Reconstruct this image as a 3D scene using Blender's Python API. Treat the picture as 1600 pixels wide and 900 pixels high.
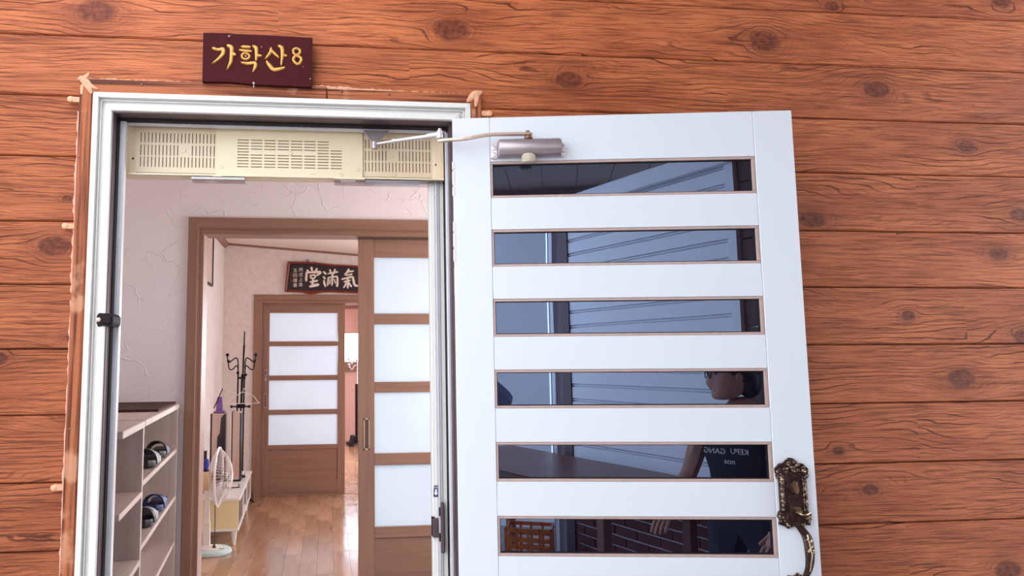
import bpy, bmesh, math, random
from mathutils import Vector, Matrix
random.seed(7)
for o in list(bpy.data.objects): bpy.data.objects.remove(o)
scene = bpy.context.scene
COL = scene.collection
PI = math.pi
R = math.radians

# ------------------------------------------------------------------ camera
CAM_LOC = Vector((0.0, -2.185, 1.40))
YAW, PITCH, ROLL, FPX, PPX, PPY = R(6.049), R(5.984), R(-0.413), 1120.1, 630.0, 445.0
def cam_axes():
    cy, sy, cp, sp = math.cos(YAW), math.sin(YAW), math.cos(PITCH), math.sin(PITCH)
    f = Vector((sy*cp, cy*cp, sp)); r = Vector((cy, -sy, 0)); u = r.cross(f)
    cr, sr = math.cos(ROLL), math.sin(ROLL)
    return cr*r + sr*u, -sr*r + cr*u, f
_r, _u, _f = cam_axes()
cd = bpy.data.cameras.new('camera'); cam = bpy.data.objects.new('camera', cd); COL.objects.link(cam)
m = Matrix((_r, _u, -_f)).transposed().to_4x4(); m.translation = CAM_LOC
cam.matrix_world = m
cd.sensor_fit = 'HORIZONTAL'; cd.sensor_width = 36; cd.lens = FPX*36/1600
cd.shift_x = .5 - PPX/1600; cd.shift_y = (PPY-450)/1600
cd.clip_start = .02; cd.clip_end = 100
scene.camera = cam

# ------------------------------------------------------------------ world, lights, exposure
w = bpy.data.worlds.new('sky'); scene.world = w; w.use_nodes = True
bg = w.node_tree.nodes['Background']; bg.inputs[0].default_value = (.87, .93, 1.0, 1); bg.inputs[1].default_value = 4.4
vs = scene.view_settings
vs.view_transform = 'Standard'; vs.look = 'None'; vs.gamma = 1; vs.use_curve_mapping = False; vs.exposure = 0.0
def area(name, loc, look, sx, sy, power, col):
    l = bpy.data.lights.new(name, 'AREA'); l.shape = 'RECTANGLE'; l.size = sx; l.size_y = sy; l.energy = power; l.color = col
    o = bpy.data.objects.new(name, l); COL.objects.link(o); o.location = loc
    o.rotation_euler = (Vector(look)-Vector(loc)).to_track_quat('-Z', 'Y').to_euler()
    return o
# daylight lamps; all windows but the back room's far one are added, unseen
area('daylight_fill_lamp', (2.25, 5.66, 1.50), (1.2, 2.0, 1.0), 1.3, 1.15, 90, (.84, .92, 1))
area('daylight_fill_lamp', (3.28, 3.60, 1.50), (0, 3.60, 1.0), 1.6, 1.2, 12, (.9, .94, 1))
area('daylight_fill_lamp', (1.42, 8.0, 1.50), (0, 7.6, 1.0), 2.0, 1.3, 120, (.80, .90, 1))
area('daylight_fill_lamp', (.75, 10.98, 1.75), (.55, 5, .6), 1.4, .75, 90, (.85, .94, 1))
area('daylight_fill_lamp', (1.62, .90, 1.55), (-1, .95, 1.4), .8, 1.0, 34, (1, .96, .98))

# ------------------------------------------------------------------ material kit
class G:
    def __init__(s, name):
        s.mat = bpy.data.materials.new(name); s.mat.use_nodes = True
        s.nt = s.mat.node_tree; s.nt.nodes.clear()
        s.out = s.n('ShaderNodeOutputMaterial')
    def n(s, t, **kw):
        x = s.nt.nodes.new(t)
        for k, v in kw.items(): setattr(x, k, v)
        return x
    def put(s, sock, v):
        if isinstance(v, bpy.types.NodeSocket): s.nt.links.new(v, sock)
        elif v is not None: sock.default_value = v
    def m(s, op, a, b=None, c=None, clamp=False):
        x = s.n('ShaderNodeMath', operation=op, use_clamp=clamp)
        for i, v in enumerate((a, b, c)):
            if v is not None: s.put(x.inputs[i], v)
        return x.outputs[0]
    def sstep(s, v, a, b, lo=0., hi=1.):
        x = s.n('ShaderNodeMapRange', interpolation_type='SMOOTHSTEP')
        for i, q in enumerate((v, a, b, lo, hi)): s.put(x.inputs[i], q)
        return x.outputs[0]
    def mix(s, f, a, b, blend='MIX'):
        x = s.n('ShaderNodeMix', data_type='RGBA', blend_type=blend)
        s.put(x.inputs[0], f); s.put(x.inputs[6], c4(a)); s.put(x.inputs[7], c4(b)); return x.outputs[2]
    def coord(s, kind='Object', scale=(1, 1, 1)):
        t = s.n('ShaderNodeTexCoord'); p = s.n('ShaderNodeMapping'); s.put(p.inputs[0], t.outputs[kind]); p.inputs[3].default_value = scale
        return p.outputs[0]
    def noise(s, vec, scale=1, detail=3, rough=.5, dist=0):
        x = s.n('ShaderNodeTexNoise'); s.put(x.inputs['Vector'], vec); x.inputs['Scale'].default_value = scale
        x.inputs['Detail'].default_value = detail; x.inputs['Roughness'].default_value = rough; x.inputs['Distortion'].default_value = dist
        return x.outputs[0]
    def bump(s, h, strength=.2, dist=.005):
        x = s.n('ShaderNodeBump'); s.put(x.inputs['Height'], h); x.inputs['Strength'].default_value = strength; x.inputs['Distance'].default_value = dist
        return x.outputs[0]
    def bsdf(s, col, rough=.5, metal=0., normal=None, spec=.5, **kw):
        b = s.n('ShaderNodeBsdfPrincipled')
        s.put(b.inputs['Base Color'], c4(col)); s.put(b.inputs['Roughness'], rough); s.put(b.inputs['Metallic'], metal)
        s.put(b.inputs['Specular IOR Level'], spec)
        if normal is not None: s.put(b.inputs['Normal'], normal)
        for k, v in kw.items(): s.put(b.inputs[k.replace('_', ' ')], v)
        return b.outputs[0]
    def done(s, sh): s.put(s.out.inputs[0], sh); return s.mat
def c4(c):
    if isinstance(c, bpy.types.NodeSocket): return c
    return tuple(c) + (1,) if len(c) == 3 else tuple(c)
def srgb(r, g, b):
    f = lambda v: (v/255/12.92) if v/255 <= .04045 else ((v/255+.055)/1.055)**2.4
    return (f(r), f(g), f(b))
def plain(name, col, rough=.5, metal=0., nscale=0, namt=.15, bscale=0, bamt=.15, spec=.5, stretch=(1, 1, 1)):
    g = G(name); c = col; nrm = None
    if nscale:
        n = g.noise(g.coord('Object', stretch), nscale, 4)
        c = g.mix(g.m('MULTIPLY', g.sstep(n, .35, .7), namt), col, tuple(v*.45 for v in col))
    if bscale: nrm = g.bump(g.noise(g.coord('Object', stretch), bscale, 4), bamt)
    return g.done(g.bsdf(c, rough, metal, nrm, spec))
def veneer(name, light, dark, axis, rough=.45, fine=90, amt=.7):
    g = G(name); sc = [1, 1, 1]
    for i in range(3): sc[i] = 1.6 if i == axis else 26
    n = g.noise(g.coord('Object', tuple(sc)), 1, 5, .6)
    n2 = g.noise(g.coord('Object', tuple(3 if i == axis else fine for i in range(3))), 1, 2)
    f = g.m('ADD', g.m('MULTIPLY', g.sstep(n, .3, .75), amt*.7), g.m('MULTIPLY', n2, amt*.4), clamp=True)
    return g.done(g.bsdf(g.mix(f, light, dark), rough, 0, g.bump(n2, .08)))

MT = {}
def siding():
    g = G('siding_wood')
    at = g.n('ShaderNodeAttribute', attribute_name='knot_coord'); sp = g.n('ShaderNodeSeparateXYZ'); g.put(sp.inputs[0], at.outputs['Vector'])
    u, v, kr = sp.outputs
    geo = g.n('ShaderNodeNewGeometry')
    def pos(scale, off=(0, 0, 0)):
        p = g.n('ShaderNodeMapping'); g.put(p.inputs[0], geo.outputs['Position']); p.inputs[3].default_value = scale; p.inputs[1].default_value = off
        return p.outputs[0]
    oi = g.n('ShaderNodeObjectInfo')
    seed = g.m('MULTIPLY', oi.outputs['Random'], 37.0)
    def rnd(scale, detail=3, rough=.5, dist=0):
        cb = g.n('ShaderNodeVectorMath', operation='ADD'); g.put(cb.inputs[0], pos(scale))
        cx = g.n('ShaderNodeCombineXYZ'); g.put(cx.inputs[1], seed); g.put(cb.inputs[1], cx.outputs[0])
        return g.noise(cb.outputs[0], 1, detail, rough, dist)
    wob = g.m('MULTIPLY', g.m('SUBTRACT', g.noise(pos((14, 1, 30)), 1, 2), .5), .012)
    u1 = g.m('ADD', u, g.m('MULTIPLY', wob, 1.6)); v1 = g.m('ADD', v, wob)
    ue = g.m('MULTIPLY', u1, .62)
    r2 = g.m('ADD', g.m('MULTIPLY', ue, ue), g.m('MULTIPLY', v1, v1))
    r = g.m('SQRT', r2)
    R2 = g.m('MULTIPLY', kr, kr)
    flow = g.m('SUBTRACT', 1.0, g.m('DIVIDE', R2, g.m('MAXIMUM', r2, g.m('MULTIPLY', R2, .4))))
    psi = g.m('MULTIPLY', v1, flow)
    low = rnd((1.5, 1, 7), 2)
    low2 = rnd((4.5, 1, 17), 2)
    psi = g.m('ADD', psi, g.m('ADD', g.m('MULTIPLY', low, .15), g.m('MULTIPLY', low2, .020)))
    s1 = g.m('SINE', g.m('MULTIPLY', psi, 2*PI*52))
    s2 = g.m('SINE', g.m('MULTIPLY', psi, 2*PI*141))
    brk = g.sstep(rnd((3, 1, 12), 3), .44, .60)
    line = g.m('MULTIPLY', g.sstep(s1, .86, 1.0), g.m('ADD', .15, g.m('MULTIPLY', brk, .85)))
    line2 = g.m('MULTIPLY', g.sstep(s2, .4, 1.0), g.m('MULTIPLY', g.m('SUBTRACT', 1.0, brk), .55))
    streak = rnd((7, 1, 190), 4, .65)
    blot = rnd((2.2, 1, 9), 4, .6)
    knot = g.sstep(r, g.m('MULTIPLY', kr, .92), g.m('MULTIPLY', kr, .62))
    halo = g.sstep(r, g.m('MULTIPLY', kr, 2.3), g.m('MULTIPLY', kr, .8))
    ring = g.m('MULTIPLY', g.sstep(g.m('SINE', g.m('MULTIPLY', r, 2*PI*85)), .55, 1.), g.m('MULTIPLY', halo, .5))
    has = g.m('GREATER_THAN', kr, .004)
    light, mid, dark, kn = srgb(186, 106, 66), srgb(156, 82, 48), srgb(84, 36, 20), srgb(96, 46, 30)
    c = g.mix(g.sstep(blot, .3, .72), light, mid)
    c = g.mix(g.m('MULTIPLY', g.sstep(streak, .42, .68), .70), c, dark)
    c = g.mix(g.m('MULTIPLY', line2, .8), c, srgb(104, 48, 28))
    c = g.mix(g.m('MULTIPLY', line, .85), c, srgb(74, 32, 20))
    c = g.mix(g.m('MULTIPLY', g.m('MULTIPLY', halo, has), .30), c, kn)
    c = g.mix(g.m('MULTIPLY', g.m('MULTIPLY', ring, has), .55), c, srgb(92, 42, 26))
    c = g.mix(g.m('MULTIPLY', g.m('MULTIPLY', knot, has), .86), c, g.mix(g.sstep(g.noise(pos((60, 1, 60)), 1, 3), .3, .7), srgb(74, 32, 22), srgb(116, 58, 38)))
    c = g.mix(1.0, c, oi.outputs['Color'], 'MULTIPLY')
    fib = rnd((45, 1, 330), 3, .6)
    h = g.m('SUBTRACT', g.m('ADD', g.m('MULTIPLY', streak, .6), g.m('MULTIPLY', fib, .5)), g.m('MULTIPLY', line, .8))
    return g.done(g.bsdf(c, g.sstep(streak, .2, .8, .48, .66), 0, g.bump(h, .8, .003), .22))
MT['siding'] = siding()
MT['casing'] = None
def casing(name, vert):
    g = G(name); sc = (120, 120, 2.2) if vert else (2.2, 120, 120)
    n = g.noise(g.coord('Object', sc), 1, 4, .6)
    b = g.noise(g.coord('Object', (9, 9, 9)), 1, 3)
    c = g.mix(g.sstep(n, .38, .64), srgb(166, 94, 58), srgb(84, 38, 22))
    c = g.mix(g.m('MULTIPLY', g.sstep(b, .58, .68), .6), c, srgb(206, 150, 116))
    return g.done(g.bsdf(c, .6, 0, g.bump(n, .5, .003), .25))
MT['casing_v'] = casing('casing_wood_upright', True); MT['casing_h'] = casing('casing_wood_level', False)
MT['sealant'] = plain('sealant', srgb(214, 156, 122), .6, nscale=60, namt=.25, bscale=80, bamt=.5)
MT['sealant_pink'] = plain('sealant_pink', srgb(216, 158, 142), .55, nscale=50, namt=.15, bscale=90, bamt=.4)
MT['peg'] = plain('peg_wood', srgb(222, 164, 128), .6, nscale=25, namt=.2)
MT['frame_white'] = plain('frame_white', srgb(214, 210, 206), .36)
MT['door_white'] = plain('door_white', srgb(208, 210, 217), .42)
MT['alu'] = plain('aluminium', srgb(208, 206, 214), .34, .25, nscale=30, namt=.08)
MT['alu_dark'] = plain('dark_profile', srgb(92, 74, 78), .42, .35, nscale=30, namt=.2)
MT['gasket'] = plain('black_gasket', srgb(30, 22, 26), .6, spec=.15)
MT['bead'] = plain('glazing_bead', srgb(184, 156, 148), .45, .1, nscale=50, namt=.2)
MT['cream'] = plain('cream_plastic', srgb(222, 200, 170), .34)
MT['cream2'] = plain('cream_plastic_bright', srgb(226, 208, 176), .28)
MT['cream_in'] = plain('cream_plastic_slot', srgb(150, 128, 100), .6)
def clear_plastic():
    g = G('clear_plastic'); t = g.n('ShaderNodeBsdfTransparent'); t.inputs[0].default_value = (.82, .8, .82, 1)
    gl = g.n('ShaderNodeBsdfGlossy'); gl.inputs['Roughness'].default_value = .12
    mx = g.n('ShaderNodeMixShader'); mx.inputs[0].default_value = .22; g.put(mx.inputs[1], t.outputs[0]); g.put(mx.inputs[2], gl.outputs[0])
    return g.done(mx.outputs[0])
MT['clear'] = clear_plastic()
def tinted():
    g = G('tinted_reflective_glass')
    n = g.noise(g.coord('Object'), 2.2, 2)
    nb = g.bump(n, .012, .02)
    d = g.bsdf(srgb(16, 14, 34), .1, 0, None, .3)
    t = g.n('ShaderNodeBsdfTransparent'); t.inputs[0].default_value = (.05, .04, .075, 1)
    mx0 = g.n('ShaderNodeMixShader'); mx0.inputs[0].default_value = .5; g.put(mx0.inputs[1], t.outputs[0]); g.put(mx0.inputs[2], d)
    gl = g.n('ShaderNodeBsdfGlossy'); gl.inputs['Roughness'].default_value = .0; gl.inputs['Color'].default_value = (.56, .70, 1, 1); g.put(gl.inputs['Normal'], nb)
    lw = g.n('ShaderNodeFresnel'); lw.inputs[0].default_value = 3.6
    mx = g.n('ShaderNodeMixShader'); g.put(mx.inputs[0], lw.outputs[0]); g.put(mx.inputs[1], mx0.outputs[0]); g.put(mx.inputs[2], gl.outputs[0])
    return g.done(mx.outputs[0])
MT['glass'] = tinted()
def frosted():
    g = G('frosted_glass')
    n = g.noise(g.coord('Object', (3, 3, 3)), 1, 4, .6); n2 = g.noise(g.coord('Object', (90, 90, 90)), 1, 2)
    col = g.mix(g.m('MULTIPLY', g.sstep(n, .4, .65), .10), (.84, .92, .98), (.68, .74, .84))
    d = g.n('ShaderNodeBsdfDiffuse'); g.put(d.inputs[0], col)
    t = g.n('ShaderNodeBsdfTranslucent'); g.put(t.inputs[0], col)
    mx = g.n('ShaderNodeMixShader'); mx.inputs[0].default_value = .62; g.put(mx.inputs[1], d.outputs[0]); g.put(mx.inputs[2], t.outputs[0])
    gl = g.n('ShaderNodeBsdfGlossy'); gl.inputs['Roughness'].default_value = .35; g.put(gl.inputs['Normal'], g.bump(n2, .2))
    m2 = g.n('ShaderNodeMixShader'); m2.inputs[0].default_value = .06; g.put(m2.inputs[1], mx.outputs[0]); g.put(m2.inputs[2], gl.outputs[0])
    return g.done(m2.outputs[0])
MT['frost'] = frosted()
for ax, nm in ((0, 'x'), (2, 'z')):
    MT['wood_'+nm] = veneer('brown_veneer_'+nm, srgb(156, 117, 96), srgb(118, 82, 67), ax)
MT['joint_dark'] = plain('dark_joint', srgb(34, 18, 14), .8)
MT['groove'] = plain('groove', srgb(88, 60, 50), .6)
for ax, nm in ((0, 'x'), (1, 'y'), (2, 'z')):
    MT['pine_'+nm] = veneer('whitewashed_pine_'+nm, srgb(206, 186, 176), srgb(152, 128, 122), ax, .55, 60, .55)
MT['sign_wood'] = plain('sign_maroon', srgb(68, 24, 26), .6, nscale=40, namt=.25, bscale=90, bamt=.15, spec=.06)
MT['gold'] = plain('gold_paint', srgb(206, 150, 72), .32, .35, nscale=90, namt=.35, bscale=120, bamt=.3)
MT['chip'] = plain('chipped_paint', srgb(214, 196, 190), .6)
MT['rust'] = plain('rusty_nail', srgb(120, 82, 66), .5, .6)
MT['steel'] = plain('brushed_steel', srgb(172, 158, 160), .36, .55, nscale=200, namt=.12, stretch=(.05, 1, 1))
MT['steel_light'] = plain('light_steel', srgb(218, 208, 210), .3, .5)
MT['bronze_arm'] = plain('arm_champagne', srgb(200, 172, 154), .34, .5)
MT['knob_cream'] = plain('knob_cream', srgb(196, 184, 164), .45)
def antique(name, dark, bright, lo, hi, metal):
    g = G(name)
    n = g.noise(g.coord('Object', (210, 210, 210)), 1, 3); n2 = g.noise(g.coord('Object', (60, 60, 60)), 1, 2)
    f = g.sstep(g.m('ADD', g.m('MULTIPLY', n, .7), g.m('MULTIPLY', n2, .3)), lo, hi)  # bright flecks in the colour stand in for highlights on the brass
    return g.done(g.bsdf(g.mix(f, dark, bright), .36, metal, g.bump(n, .5, .002), .35))
MT['antique'] = antique('antique_brass', srgb(44, 28, 28), srgb(92, 66, 58), .45, .72, .35)
MT['antique_relief'] = antique('antique_brass_relief', srgb(48, 30, 28), srgb(196, 166, 138), .48, .64, .45)
MT['antique_bright'] = plain('worn_brass', srgb(206, 180, 150), .25, .95, nscale=60, namt=.3)
def stucco():
    g = G('stucco')
    v = g.coord('Object', (1, 1, 1))
    dn = g.n('ShaderNodeTexNoise'); g.put(dn.inputs['Vector'], v); dn.inputs['Scale'].default_value = 3.2; dn.inputs['Detail'].default_value = 3
    ad = g.n('ShaderNodeVectorMath', operation='MULTIPLY_ADD'); g.put(ad.inputs[0], dn.outputs[1]); ad.inputs[1].default_value = (.45, .45, .45); g.put(ad.inputs[2], v)
    vo = g.n('ShaderNodeTexVoronoi', feature='DISTANCE_TO_EDGE'); g.put(vo.inputs['Vector'], ad.outputs[0]); vo.inputs['Scale'].default_value = 5.0
    msk = g.sstep(g.noise(v, 7.0, 2), .47, .62)
    ridge = g.m('MULTIPLY', g.sstep(vo.outputs['Distance'], .028, .0), msk)
    fine = g.noise(v, 60, 4)
    h = g.m('ADD', ridge, g.m('MULTIPLY', fine, .25))
    return g.done(g.bsdf(srgb(232, 222, 222), .75, 0, g.bump(h, .5, .006)))
MT['stucco'] = stucco()
def wallpaper():
    g = G('beige_wallpaper')
    n = g.noise(g.coord('Object', (1, 1, 1)), 16, 4, .6, .8)
    c = g.mix(g.m('MULTIPLY', g.sstep(n, .44, .62), .35), srgb(228, 214, 208), srgb(206, 188, 180))
    return g.done(g.bsdf(c, .7, 0, g.bump(n, .1)))
MT['paper'] = wallpaper()
MT['ceiling'] = plain('ceiling_paper', srgb(234, 216, 206), .8)
MT['pink'] = plain('pink_wall', srgb(226, 182, 170), .75, nscale=18, namt=.08)
def floormat():
    g = G('laminate'); oi = g.n('ShaderNodeObjectInfo')
    n = g.noise(g.coord('Object', (9, 1.6, 9)), 1, 3, .5)
    c = g.mix(g.sstep(n, .3, .7), srgb(186, 144, 112), srgb(158, 112, 82))
    c = g.mix(1., c, oi.outputs['Color'], 'MULTIPLY')
    gp_ = g.n('ShaderNodeNewGeometry'); mp_ = g.n('ShaderNodeMapping'); g.put(mp_.inputs[0], gp_.outputs['Position']); mp_.inputs[3].default_value = (2, 16, 1)
    wv = g.noise(mp_.outputs[0], 1, 1)
    return g.done(g.bsdf(c, g.sstep(wv, .3, .7, .14, .22), 0, None, .5, IOR=2.4))
MT['laminate'] = floormat()
MT['joint'] = plain('floor_joint', srgb(120, 80, 58), .5)
MT['sheet'] = plain('vestibule_floor', srgb(150, 136, 130), .5, nscale=9, namt=.2)
MT['conc'] = plain('porch_concrete', srgb(150, 144, 140), .8, nscale=6, namt=.3, bscale=40)
MT['black'] = plain('black_plastic', srgb(24, 20, 24), .4)
MT['iron'] = plain('black_iron', srgb(22, 18, 20), .42, .5)
MT['white_pl'] = plain('white_plastic', srgb(236, 228, 222), .4)
MT['white_gl'] = plain('white_gloss', srgb(240, 232, 228), .2)
MT['peach'] = plain('peach_plastic', srgb(224, 188, 152), .4)
MT['buff'] = plain('buff_panel', srgb(244, 222, 172), .45, nscale=4, namt=.08)
MT['aqua'] = plain('pale_aqua', srgb(196, 216, 214), .35)
MT['blade'] = plain('fan_blade', srgb(150, 130, 124), .3)
MT['maroon_frame'] = plain('maroon_frame', srgb(128, 44, 26), .35, nscale=30, namt=.3)
MT['sign_black'] = plain('sign_black', srgb(34, 16, 20), .45, nscale=20, namt=.3)
MT['ivory'] = plain('ivory_letter', srgb(232, 216, 204), .5)
MT['seal'] = plain('seal_red', srgb(120, 14, 18), .5)
MT['mat_brown'] = plain('brown_mat', srgb(70, 36, 28), .95, nscale=120, namt=.4, bscale=160, bamt=.6)
MT['navy'] = plain('navy_rubber', srgb(30, 44, 96), .5, nscale=30, namt=.2)
MT['darkrub'] = plain('dark_rubber', srgb(32, 26, 32), .5, nscale=30, namt=.2)
MT['white_rub'] = plain('white_rubber', srgb(232, 226, 226), .5)
MT['tower'] = plain('rosy_panel', srgb(206, 178, 166), .4, nscale=4, namt=.15)
MT['purple'] = plain('purple_plastic', srgb(120, 84, 150), .35)
MT['blue'] = plain('blue_plastic', srgb(28, 34, 140), .35)
MT['chrome'] = plain('chrome', srgb(214, 214, 222), .15, .95)
MT['panel_wht'] = plain('panel_white', srgb(228, 232, 238), .45, nscale=3, namt=.05)
MT['brick'] = plain('brick', srgb(120, 62, 54), .8, nscale=14, namt=.4, bscale=50)
MT['mortar'] = plain('mortar', srgb(214, 212, 214), .9, bscale=60)
MT['roofwood'] = plain('roof_timber', srgb(92, 66, 56), .7, nscale=12, namt=.4)
MT['table'] = veneer('table_wood', srgb(126, 76, 56), srgb(92, 52, 38), 0, .35)
MT['orange'] = plain('orange_plastic', srgb(222, 116, 34), .4)
MT['skin'] = plain('skin', srgb(176, 128, 108), .5)
MT['hair'] = plain('hair', srgb(22, 16, 16), .5, bscale=120, bamt=.5)
MT['denim'] = plain('grey_blue_cloth', srgb(128, 142, 182), .85, nscale=9, namt=.25, bscale=14, bamt=.6)
MT['tee'] = plain('black_tee', srgb(20, 18, 22), .85, bscale=14, bamt=.4)
MT['trouser'] = plain('dark_trouser', srgb(44, 44, 54), .85, bscale=12, bamt=.4)
MT['navy_st'] = plain('sticker_navy', srgb(18, 40, 84), .4)
MT['tower_dark'] = plain('dark_panel', srgb(40, 26, 34), .35)

# ------------------------------------------------------------------ mesh kit
class MB:
    def __init__(s): s.bm = bmesh.new()
    def box(s, x0, x1, y0, y1, z0, z1, bev=0.):
        b = bmesh.new()
        r = bmesh.ops.create_cube(b, size=1)
        for v in b.verts:
            v.co = Vector(((x0+x1)/2+v.co.x*(x1-x0), (y0+y1)/2+v.co.y*(y1-y0), (z0+z1)/2+v.co.z*(z1-z0)))
        if bev: bmesh.ops.bevel(b, geom=b.edges[:], offset=bev, segments=1, affect='EDGES', profile=.5)
        s.join(b); return s
    def join(s, b, M=None):
        me = bpy.data.meshes.new('tmp'); b.to_mesh(me); b.free()
        if M is not None: me.transform(M)
        s.bm.from_mesh(me); bpy.data.meshes.remove(me); return s
    def prism(s, poly, z0, z1, M=None):
        """poly: list of (a,b); extruded along third axis, M maps (a,b,c) to place"""
        b = bmesh.new(); n = len(poly)
        lo = [b.verts.new((p[0], p[1], z0)) for p in poly]; hi = [b.verts.new((p[0], p[1], z1)) for p in poly]
        b.faces.new(lo[::-1]); b.faces.new(hi)
        for i in range(n): b.faces.new((lo[i], lo[(i+1) % n], hi[(i+1) % n], hi[i]))
        bmesh.ops.recalc_face_normals(b, faces=b.faces[:])
        s.join(b, M); return s
    def loops(s, rings, close=True, cap=True):
        b = bmesh.new(); vr = [[b.verts.new(p) for p in r] for r in rings]; n = len(rings[0])
        for i in range(len(vr)-1):
            for j in range(n if close else n-1):
                b.faces.new((vr[i][j], vr[i][(j+1) % n], vr[i+1][(j+1) % n], vr[i+1][j]))
        if cap and close:
            b.faces.new(vr[0][::-1]); b.faces.new(vr[-1])
        bmesh.ops.recalc_face_normals(b, faces=b.faces[:])
        s.join(b); return s
    def tube(s, pts, r, seg=8, closed=False):
        pts = [Vector(p) for p in pts]; n = len(pts)
        rad = r if isinstance(r, (list, tuple)) else [r]*n
        rings = []; up = None
        for i, p in enumerate(pts):
            if closed: t = pts[(i+1) % n]-pts[i-1]
            else: t = pts[min(i+1, n-1)]-pts[max(i-1, 0)]
            t.normalize()
            if up is None: up = Vector((0, 0, 1)) if abs(t.z) < .9 else Vector((1, 0, 0))
            a = t.cross(up); 
            if a.length < 1e-6: a = t.cross(Vector((0, 1, 0)))
            a.normalize(); up = a.cross(t); up.normalize()
            rings.append([p+(a*math.cos(k*2*PI/seg)+up*math.sin(k*2*PI/seg))*rad[i] for k in range(seg)])
        if closed: rings.append(rings[0][:])
        s.loops(rings, True, not closed)
        return s
    def lathe(s, prof, seg=20, M=None):
        """prof: (r,z)"""
        b = bmesh.new(); rings = [[b.verts.new((max(r, 1e-4)*math.cos(k*2*PI/seg), max(r, 1e-4)*math.sin(k*2*PI/seg), z)) for k in range(seg)] for r, z in prof]
        for i in range(len(rings)-1):
            for k in range(seg): b.faces.new((rings[i][k], rings[i][(k+1) % seg], rings[i+1][(k+1) % seg], rings[i+1][k]))
        b.faces.new(rings[0][::-1]); b.faces.new(rings[-1])
        bmesh.ops.recalc_face_normals(b, faces=b.faces[:])
        s.join(b, M); return s
    def ball(s, c, r, seg=10, sc=(1, 1, 1)):
        b = bmesh.new(); bmesh.ops.create_uvsphere(b, u_segments=seg, v_segments=max(6, seg//2+1), radius=r)
        s.join(b, Matrix.Translation(c) @ Matrix.Diagonal((*sc, 1))); return s
    def build(s, name, mat, parent=None, smooth=False, loc=None):
        me = bpy.data.meshes.new(name); s.bm.to_mesh(me); s.bm.free()
        return link(name, me, mat, parent, smooth, loc)
def link(name, me, mat, parent=None, smooth=False, loc=None):
    o = bpy.data.objects.new(name, me); COL.objects.link(o)
    if mat is not None and not me.materials: me.materials.append(MT[mat] if isinstance(mat, str) else mat)
    if smooth:
        me.shade_smooth()
        try: me.set_sharp_from_angle(angle=R(40))
        except Exception: pass
    if parent: o.parent = parent
    if loc is not None: o.location = loc
    return o
def box(name, mat, parent, *a, bev=0., **k): return MB().box(*a, bev=bev).build(name, mat, parent, **k)
def tag(o, label=None, cat=None, group=None, kind=None):
    for k, v in (('label', label), ('category', cat), ('group', group), ('kind', kind)):
        if v: o[k] = v
    return o
def thing(name, label, cat, loc=(0, 0, 0), rz=0., group=None, kind=None):
    o = bpy.data.objects.new(name, None); COL.objects.link(o); o.location = loc; o.rotation_euler = (0, 0, rz); o.empty_display_size = .05
    return tag(o, label, cat, group, kind)
def copy_tree(o, parent=None):
    c = o.copy(); COL.objects.link(c); c.parent = parent
    for ch in o.children: copy_tree(ch, c)
    return c
XZ = Matrix(((1, 0, 0, 0), (0, 0, -1, 0), (0, 1, 0, 0), (0, 0, 0, 1)))       # (a,b,c) -> x=a, z=b, y=-c
def catmull(pts, k=6):
    out = []; n = len(pts)
    for i in range(n-1):
        p0, p1, p2, p3 = pts[max(i-1, 0)], pts[i], pts[i+1], pts[min(i+2, n-1)]
        for j in range(k):
            t = j/k
            out.append(tuple(.5*((2*b)+(-a+c)*t+(2*a-5*b+4*c-d)*t*t+(-a+3*b-3*c+d)*t**3) for a, b, c, d in zip(p0, p1, p2, p3)))
    out.append(tuple(pts[-1])); return out
def brush(mb, pts, height, smooth=True, y=0.):
    """a painted or carved stroke in the x/z plane, raised towards -y; pts (x, z, width)"""
    if len(pts) == 2: pts = [pts[0], tuple((a_+b_)/2 for a_, b_ in zip(*pts)), pts[1]]
    P = catmull(pts, 5) if smooth and len(pts) > 2 else pts
    rings = []
    n = len(P)
    for i in range(n):
        a = Vector(P[max(i-1, 0)][:2]); b = Vector(P[min(i+1, n-1)][:2]); t = (b-a)
        t = t.normalized() if t.length > 1e-9 else Vector((1, 0)); nn = Vector((-t.y, t.x)); wd = P[i][2]/2
        c = Vector(P[i][:2])
        if i in (0, n-1):
            c = c + t*wd*(.6 if i else -.6); wd *= .45
        ring = []
        for k in range(5):
            q = PI*k/4; o2 = c+nn*wd*math.cos(q); ring.append((o2.x, y-height*math.sin(q), o2.y))
        rings.append(ring)
    mb.loops(rings, True, True)
def text_mesh(body, size, depth, name='tmp'):
    cu = bpy.data.curves.new(name, 'FONT'); cu.body = body; cu.size = size; cu.extrude = depth; cu.align_x = 'CENTER'; cu.align_y = 'CENTER'
    cu.resolution_u = 3
    o = bpy.data.objects.new(name, cu); COL.objects.link(o)
    dg = bpy.context.evaluated_depsgraph_get(); me = bpy.data.meshes.new_from_object(o.evaluated_get(dg))
    bpy.data.objects.remove(o); bpy.data.curves.remove(cu); return me

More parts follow.
